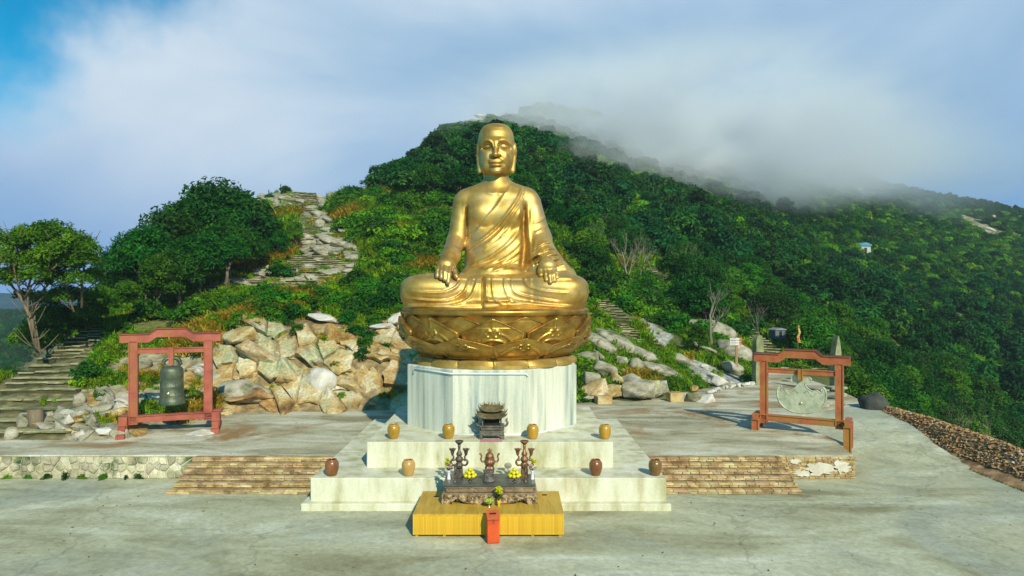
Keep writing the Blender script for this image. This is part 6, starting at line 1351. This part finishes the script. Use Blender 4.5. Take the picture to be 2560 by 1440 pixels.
box_('lintel', m_ir, -.44,.44,-.29,.29,.86,.92)
def roof(z0, hw_, hd_, H_, nmm, nt_):
    n = 16; m_ = MB(); V = []; F = []
    def surf(u, v):   # u across, v from ridge to eave on the front
        lift = .13*abs(u)**3.2*(v); return Vector((u*(hw_*(.62+.38*v)), -(.04+(hd_-.04)*v), z0+H_*(1-v)**1.5+lift+.0))
    for sgn in (1, -1):
        b_ = len(V)
        for i in range(n+1):
            for j in range(6): p = surf(i/n*2-1, j/5); V.append((p.x, p.y*sgn, p.z))
        for i in range(n): F += [(b_+i*6+j, b_+(i+1)*6+j, b_+(i+1)*6+j+1, b_+i*6+j+1) for j in range(5)]
        b_ = len(V)
        for i in range(n+1):
            for j in range(6): p = surf(i/n*2-1, j/5); V.append((p.x*.98, p.y*sgn*.97, p.z-.035))
        for i in range(n): F += [(b_+i*6+j, b_+i*6+j+1, b_+(i+1)*6+j+1, b_+(i+1)*6+j) for j in range(5)]
        for i in range(n): F.append((b_-(n+1)*6+i*6+5, b_-(n+1)*6+(i+1)*6+5, b_+(i+1)*6+5, b_+i*6+5))
    m_.add(V, F, False)
    for s2 in (-1, 1): m_.prism([(-hd_, z0+.02), (0, z0+H_), (hd_, z0+.02)], 0, .02, M=Matrix.Translation((s2*hw_*.8, 0, 0)) @ Matrix.Rotation(math.pi/2, 4, 'Z'))
    m_.build(nmm, m_rf, e)
    for sgn in (1, -1):
        m_ = MB()
        for i in range(nt_):
            u = (i+.5)/nt_*2-1; m_.tube([((lambda p: (p.x, p.y*sgn, p.z+.012))(surf(u, t))) for t in (.05,.3,.55,.8,1.0)], .017, 6)
        m_.build('roof_tiles', m_rf, e)
    m_ = MB(); m_.tube([(-hw_*.60,0,z0+H_+.02),(0,0,z0+H_),(hw_*.60,0,z0+H_+.02)], .03, 6)
    for s2 in (-1, 1):
        m_.tube([(s2*hw_*.60,0,z0+H_+.02),(s2*hw_*.66,0,z0+H_+.11),(s2*hw_*.60,0,z0+H_+.15)], [.03,.022,.01], 6)
        for sg in (-1, 1): m_.tube([(lambda p: (p.x*s2, p.y*sg, p.z+.02))(surf(1, t)) for t in (0,.25,.5,.75,1.0)]+[(lambda p: (p.x*s2*1.06, p.y*sg*1.04, p.z+.10))(surf(1, 1.0))], [.02,.02,.022,.024,.024,.012], 6); m_.ball((lambda p: (p.x*s2, p.y*sg, p.z+.09))(surf(1, .6)), .026, 6, 5)
    m_.build('ridge', m_rf, e)
roof(.90, .62, .46, .22, 'lower_roof', 22); box_('upper_storey', m_blk, -.32,.32,-.16,.16,1.08,1.20); roof(1.17, .50, .34, .20, 'upper_roof', 18)
m_ = MB(); m_.ball((0,0,1.44), .04, 10, 6); m_.tube([(0,0,1.38),(0,0,1.56)], [.03,.006], 8)
for s_ in (-1, 1): m_.tube([(s_*.16,0,1.39),(s_*.10,0,1.47),(s_*.17,0,1.50)], [.022,.02,.008], 6); m_.ball((s_*.24,0,1.42), .03, 8, 5)
m_.build('finial', m_rf, e)
for s_ in (-1, 1): m_ = MB(); m_.tube([(s_*.46,0,.50),(s_*.60,0,.52),(s_*.66,0,.64),(s_*.60,0,.74),(s_*.66,0,.82)], [.045,.05,.05,.04,.025], 8); m_.build('handle', m_ir, e)
o = MB().box(-.46, .44, -.46, .05, 0, .012, .004).build('pink_mat', M('pink_cloth', [(0.3,(0.48,0.16,0.22)),(0.7,(0.62,0.26,0.32))], 3, .9), None, (b0.x, b0.y, 2.192)); tag(o, 'pink mat under the roofed incense burner', 'mat')
# ------------------------------------------------------------------ standing stones, signpost, flag, far buildings
m_st = M('mossy_standing_stone', [(0.3,(0.10,0.13,0.04)),(0.5,(0.24,0.26,0.12)),(0.72,(0.40,0.41,0.27))], .9, 0.85, bump=.4, world=True, fine=.25)
def stele(px, py, w_, H_, top, label, th=.5, zz=1.0):
    p = onplane(px, py, zz); m_ = MB(); n = 6; V = []; r_ = random.Random(px)
    prof = [(1.0, 0), (1.02, .2), (.97, .5), (.92, .75), (.86, .9), (.62 if top == 'round' else .45, .96 if top == 'round' else .97), (.28 if top == 'round' else .12, 1.0)] if top == 'round' else [(1.0, 0), (.98, .25), (.86, .5), (.68, .72), (.46, .86), (.24, .95), (.08, 1.0)]
    pl_ = [(s_*w_/2*k*(1+r_.uniform(-.04, .04))+(.0), H_*z) for s_, seq in ((-1, prof), (1, prof[::-1])) for k, z in seq]
    m_.prism(pl_, -th/2, th/2); o = m_.build('standing_stone', m_st, None, (p.x, p.y+th/2, p.z-.05)); o.rotation_euler.z = .3; tag(o, label, 'standing stone')
stele(1898, 962, .74, 3.95, 'round', 'tall round topped standing stone left of the gong frame'); stele(2094, 985, .72, 4.2, 'point', 'pointed standing stone behind the right post of the gong frame')
for k, (px, py, w_, h2_) in enumerate(((2070,1012,1.9,.30),(2082,1000,1.6,.25),(2090,990,1.3,.2),(2045,1018,1.1,.22))):
    p = onplane(px, py, 1.0); o = MB().box(-w_/2, w_/2, -.4, .4, 0, h2_, .04).build('stone_slab', m_rock, None, (p.x, p.y, 1.0+(0 if k in (0, 3) else k*.24))); o.rotation_euler.z = .1*k; tag(o, ('widest dark slab at the bottom of the pile by the pointed stone','middle slab of the pile by the pointed stone','topmost slab of the pile by the pointed stone','short dark slab left of the pile by the pointed stone')[k], 'stone slab')
# low kerb of pale stones along the back of the right platform
rr_ = random.Random(2); kb = empty('stone_kerb', tuple(onplane(1840, 968, 1.0))); tag(kb, 'low kerb of pale stones along the back of the right platform', 'kerb')
pts = [onplane(a, b, 1.0) for a, b in ((1775,986),(1800,975),(1840,968),(1885,962),(1900,958))]
for a, b in zip(pts[:-1], pts[1:]):
    n_ = max(1, int((b-a).length/.55))
    for k in range(n_): p = a.lerp(b, (k+.5)/n_)-kb.location; ob('stone', RK['p'][rr_.randrange(4)], kb, tuple(p+Vector((0, 0, .12))), (0, 0, rr_.uniform(0, 3)), (.32, .24, .2*rr_.uniform(.8, 1.3)))
h_ = hit(1841, 940); e = thing('signpost', h_, 'wooden signpost with three white arrow boards tipped red, on the right slope', 'signpost'); sc_ = h_.y/FPX
MB().box(-.11, .11, -.08, .08, -.2, 96*sc_, .01).build('post', M('weathered_wood', [(0.3,(0.24,0.15,0.07)),(0.7,(0.38,0.25,0.13))], 2, .8, stretch=(1,1,.2)), e)
m_w = M('sign_white', [(0.70,0.68,0.64)], 3, .6); m_rd = M('sign_red', [(0.66,0.16,0.06)], 3, .6); m_txt = M('sign_lettering', [(0.12,0.12,0.12)], 3, .7)
for k in range(3):
    z = (92-k*6.5)*sc_; w0, w1 = -17*sc_, 10*sc_; b_ = ob('arrow_board', MB().box(w0, w1, -.13, -.085, z-.085, z+.085, .004).me('arrow_board', m_w), e)
    m_ = MB(); m_.prism([(w1+.003, z-.085), (w1+.12, z), (w1+.003, z+.085)], -.13, -.085); m_.box(w1-.14, w1-.01, -.133, -.131, z-.08, z+.08); m_.build('red_tip', m_rd, b_)
    m_ = MB(); m_.box(w0+.07, w0+.50, -.133, -.131, z+.025, z+.045); m_.box(w0+.07, w0+.42, -.133, -.131, z-.035, z-.015); m_.build('lettering', m_txt, b_)
# flag
Yd = 64; p = P(1994, 862, Yd); e = thing('furled_flag', p, 'limp orange and red flag on a thin pole behind the gong frame', 'flag'); MB().tube([(0,0,-1.5),(.05,0,1.9)], .03, 6).build('pole', m_bark, e)
m_ = MB(); n_ = 9; rr_ = random.Random(6)
ptsF = [(Vector((.02+.16*math.sin(i*.8)*(i/n_), -.05+.06*math.sin(i*1.7), 1.8-i*.2)), .06+.05*i/n_*2) for i in range(n_)]
for i in range(n_-1):
    a, wa = ptsF[i]; b, wb = ptsF[i+1]; m_.add([a, a+Vector((wa*2, .05, -.02)), b+Vector((wb*2, -.04, -.02)), b], [(0,1,2,3)]); m_.add([a+Vector((wa*2, .05, -.02)), a+Vector((wa*1.2, .16, 0)), b+Vector((wb*1.2, .14, 0)), b+Vector((wb*2, -.04, -.02))], [(0,1,2,3)])
m_.build('cloth', M('flag_cloth', [(0.42,(0.62,0.10,0.03)),(0.5,(0.68,0.36,0.04)),(0.6,(0.70,0.58,0.30))], 2.4, .7, trans=.2), e)
def hut(px, py, Yd, w_, h2_, d_, label, col, rc_, name='hut'):
    p = P(px, py, Yd); e = thing(name, p, label, 'building', None, .25); m_ = MB(); m_.box(-w_/2, w_/2, -d_/2, d_/2, -.5 if w_ < 2 else -1.5, h2_*.7, .02); m_.build('wall', M(name+str(px)+'_wall', [col], 2, .8), e)
    m_ = MB(); m_.prism([(-w_*.58, h2_*.68), (w_*.58, h2_*.68), (w_*.5, h2_*.8), (0, h2_), (-w_*.5, h2_*.8)], -d_*.6, d_*.6); m_.build('roof', M(name+str(px)+'_roof', [rc_], 2, .7), e)
    MB().box(-w_*.12, w_*.12, -d_/2-.03, -d_/2-.003, -.2, h2_*.5).build('door', m_blk, e); return e
hut(2153, 634, 175, 3.2, 2.8, 3.0, 'small hut with a teal roof alone in the forest on the right', (.40,.46,.46), (.06,.30,.36))
hut(1943, 836, 75, 1.3, 0.75, 1.2, 'small grey shed at the edge of the dark woods behind the gong frame', (.12,.15,.17), (.22,.26,.29))
for px, py, lab in ((2045, 452, 'white roofed pavilion high in the mist, leftmost of three'), (2093, 470, 'small white pavilion on the misty slope, middle of three'), (2146, 482, 'white roofed pavilion on the slope, rightmost of three')):
    p = P(px, py, 300); h_ = hit(px, py+4); hut(px, py, h_.y-2, 3.0, 2.2, 2.5, lab, (.5,.5,.45), (.75,.75,.70), 'pavilion')
h_ = hit(2482, 560); e = thing('stone_tower', h_, 'small pale stone tower on the rocky crest at the far right', 'tower'); s_ = h_.y/FPX
m_ = MB(); [m_.box(-5*s_+k*.1, 5*s_-k*.1, -1, 1, k*5*s_, (k*5+4)*s_, .05) for k in range(4)]; m_.build('storey', m_pale, e)
MB().box(-3*s_, 3*s_, -.7, .7, 0, 21*s_).build('core', m_rock, e)
# painted stone and small signs on the skyline of the left hill
h_ = hit(984, 462); s_ = h_.y/FPX; e = thing('painted_stone', h_, 'upright pale stone with a round orange emblem on the skyline of the left hill', 'stone')
MB().prism([(-9*s_, -4*s_), (9*s_, -6*s_), (8*s_, 22*s_), (-3*s_, 27*s_), (-8*s_, 24*s_)], -.4, .4).build('slab', m_pale, e)
m_ = MB(); m_.lathe([(6.5*s_, 0), (6.5*s_, .05)], 20, M=Matrix.Translation((0, -.40, 11*s_)) @ Matrix.Rotation(math.pi/2, 4, 'X')); m_.build('emblem', M('orange_paint', [(0.3,(0.62,0.22,0.03)),(0.7,(0.72,0.36,0.08))], 2, .6), e)
for px, py, hp, lab in ((672,492,18,'thin post on the skyline at the left end of the hill top'),(702,484,24,'thin post on the skyline, between two bushes on the left hill'),(779,482,26,'thin post on the skyline beside the round bush'),(902,482,10,'short post with a square white sign on the skyline')):
    h_ = hit(px, py); s_ = h_.y/FPX; e = thing('thin_post', h_, lab, 'post'); MB().box(-.06, .06, -.06, .06, -.5, hp*s_, .01).build('pole', m_edge, e)
    if px == 902: MB().box(-4*s_, 4*s_, -.12, -.07, hp*s_, (hp+8)*s_, .02).build('panel', m_w, e)
h_ = hit(918, 640); s_ = h_.y/FPX; e = thing('blue_sign', h_, 'small blue and white sign among the shrubs beside the hill path', 'sign'); MB().box(-11*s_, 11*s_, -.05, .05, 2*s_, 12*s_, .01).build('panel', M('sign_blue', [(0.05,0.20,0.62)], 3, .5), e)
MB().box(-8*s_, 6*s_, -.056, -.052, 7*s_, 10*s_).build('lettering', m_w, e); MB().box(-.05, .05, .05, .12, -1.2, 8*s_).build('post', m_edge, e)
# ------------------------------------------------------------------ cloud lying on the ridge, and thin air haze
def vol(name, loc, rad, dens, col, seed, nscale=.03, thr=(.38, .62)):
    m = bpy.data.materials.new(name+'_vapour'); m.use_nodes = True; t = m.node_tree; N = t.nodes; N.remove(N['Principled BSDF']); LL = t.links.new
    v = N.new('ShaderNodeVolumePrincipled'); v.inputs['Color'].default_value = (*col, 1); v.inputs['Anisotropy'].default_value = -.4
    tcx = N.new('ShaderNodeTexCoord'); ln = N.new('ShaderNodeVectorMath'); ln.operation = 'LENGTH'; LL(tcx.outputs['Object'], ln.inputs[0])
    fa = N.new('ShaderNodeMapRange'); fa.interpolation_type = 'SMOOTHSTEP'; LL(ln.outputs['Value'], fa.inputs[0]); fa.inputs[1].default_value = 1.0; fa.inputs[2].default_value = .15; fa.inputs[3].default_value = 0; fa.inputs[4].default_value = 1
    ge = N.new('ShaderNodeNewGeometry'); mp = N.new('ShaderNodeMapping'); LL(ge.outputs['Position'], mp.inputs[0]); mp.inputs['Scale'].default_value = (1, .6, 1.9); mp.inputs['Location'].default_value = (seed, seed*2, 0); mp.inputs['Rotation'].default_value = (0, .25, 0)
    nz_ = N.new('ShaderNodeTexNoise'); LL(mp.outputs[0], nz_.inputs['Vector']); nz_.inputs['Scale'].default_value = nscale; nz_.inputs['Detail'].default_value = 4; nz_.inputs['Roughness'].default_value = .6
    nr = N.new('ShaderNodeMapRange'); LL(nz_.outputs['Fac'], nr.inputs[0]); nr.inputs[1].default_value = thr[0]; nr.inputs[2].default_value = thr[1]
    mu = N.new('ShaderNodeMath'); mu.operation = 'MULTIPLY'; LL(fa.outputs[0], mu.inputs[0]); LL(nr.outputs[0], mu.inputs[1]); m2 = N.new('ShaderNodeMath'); m2.operation = 'MULTIPLY'; LL(mu.outputs[0], m2.inputs[0]); m2.inputs[1].default_value = dens
    LL(m2.outputs[0], v.inputs['Density']); LL(v.outputs[0], N['Material Output'].inputs['Volume'])
    b = bmesh.new(); bmesh.ops.create_icosphere(b, subdivisions=3, radius=1.04); me_ = bpy.data.meshes.new(name); b.to_mesh(me_); b.free(); me_.materials.append(m)
    o = ob(name, me_, None, loc, (0, 0, 0), rad); tag(o, kind='stuff'); return o
vol('cloud_bank', tuple(P(1715, 335, 186)), (88, 56, 27), .12, (.92,.96,1), 3.0, .034, (.38,.58))
vol('cloud_wisp', tuple(P(1510, 300, 180)), (48, 34, 15), .075, (.92,.96,1), 9.0, .05, (.40,.62))
vol('cloud_veil', tuple(P(2180, 430, 280)), (100, 60, 28), .026, (.80,.90,1), 15.0, .02, (.36,.62))
hz = MB().box(-1500, 1500, -40, 700, -64, 112).me('haze', M('haze_tmp', [(1,1,1)])); hm = bpy.data.materials.new('air_haze'); hm.use_nodes = True; t = hm.node_tree; t.nodes.remove(t.nodes['Principled BSDF'])
v = t.nodes.new('ShaderNodeVolumePrincipled'); v.inputs['Color'].default_value = (.62,.82,1,1); v.inputs['Density'].default_value = .00022; t.links.new(v.outputs[0], t.nodes['Material Output'].inputs['Volume']); hz.materials.clear(); hz.materials.append(hm)
HAZE = True
if HAZE: o = ob('haze', hz); tag(o, kind='stuff')

# ------------------------------------------------------------------ labels: say where each of a group of look-alikes stands
import collections
ORD = ['leftmost', 'second from left', 'third from left', 'fourth from left', 'fifth from left', 'sixth from left', 'seventh from left', 'eighth from left']
grp = collections.defaultdict(list)
for o in bpy.data.objects:
    if o.parent is None and 'label' in o and 'category' in o: grp[o['label']].append(o)
for lab in list(grp):
    if len(lab.split()) > 10 and len(grp[lab]) > 8: print('LONG', len(grp[lab]), lab)
big = collections.defaultdict(list)
for lab, os_ in grp.items():
    if len(os_) > 50:
        med = sorted(o.scale.x for o in os_)[len(os_)//2]
        for o in os_: big[('larger ' if o.scale.x > med else 'smaller ')+lab].append(o)
    else: big[lab] = os_
for lab, os_ in big.items():
    if len(os_) < 2: continue
    pts = [(pxof(o.location.x, o.location.y), float(pyof(o.location.x, max(o.location.y, 1), o.location.z)), o) for o in os_]
    if len(os_) <= 9: zones = {('',): pts}
    else:
        xs_ = sorted(p[0] for p in pts); ys_ = sorted(p[1] for p in pts); n = len(pts)
        def zx(v): return 'left' if v <= xs_[n//3] else ('right' if v > xs_[2*n//3] else 'middle')
        def zy(v): return 'upper' if v <= ys_[n//3] else ('lower' if v > ys_[2*n//3] else 'central')
        zones = collections.defaultdict(list)
        for p in pts: zones[(zy(p[1])+' '+zx(p[0]),)].append(p)
    for (z,), ps in zones.items():
        ps.sort(key=lambda p: p[0])
        for k, p in enumerate(ps):
            t = lab+((', '+z) if z else '')
            if len(ps) > 1:
                w_ = ORD[k] if k < 8 else 'farther right'
                if k == len(ps)-1: w_ = 'rightmost'
                if len((t+' '+w_).split()) <= 16: t += ', '+w_
            if len(t.split()) <= 16: p[2]['label'] = t
            if 'group' not in p[2]: p[2]['group'] = lab.split(',')[0][:60]
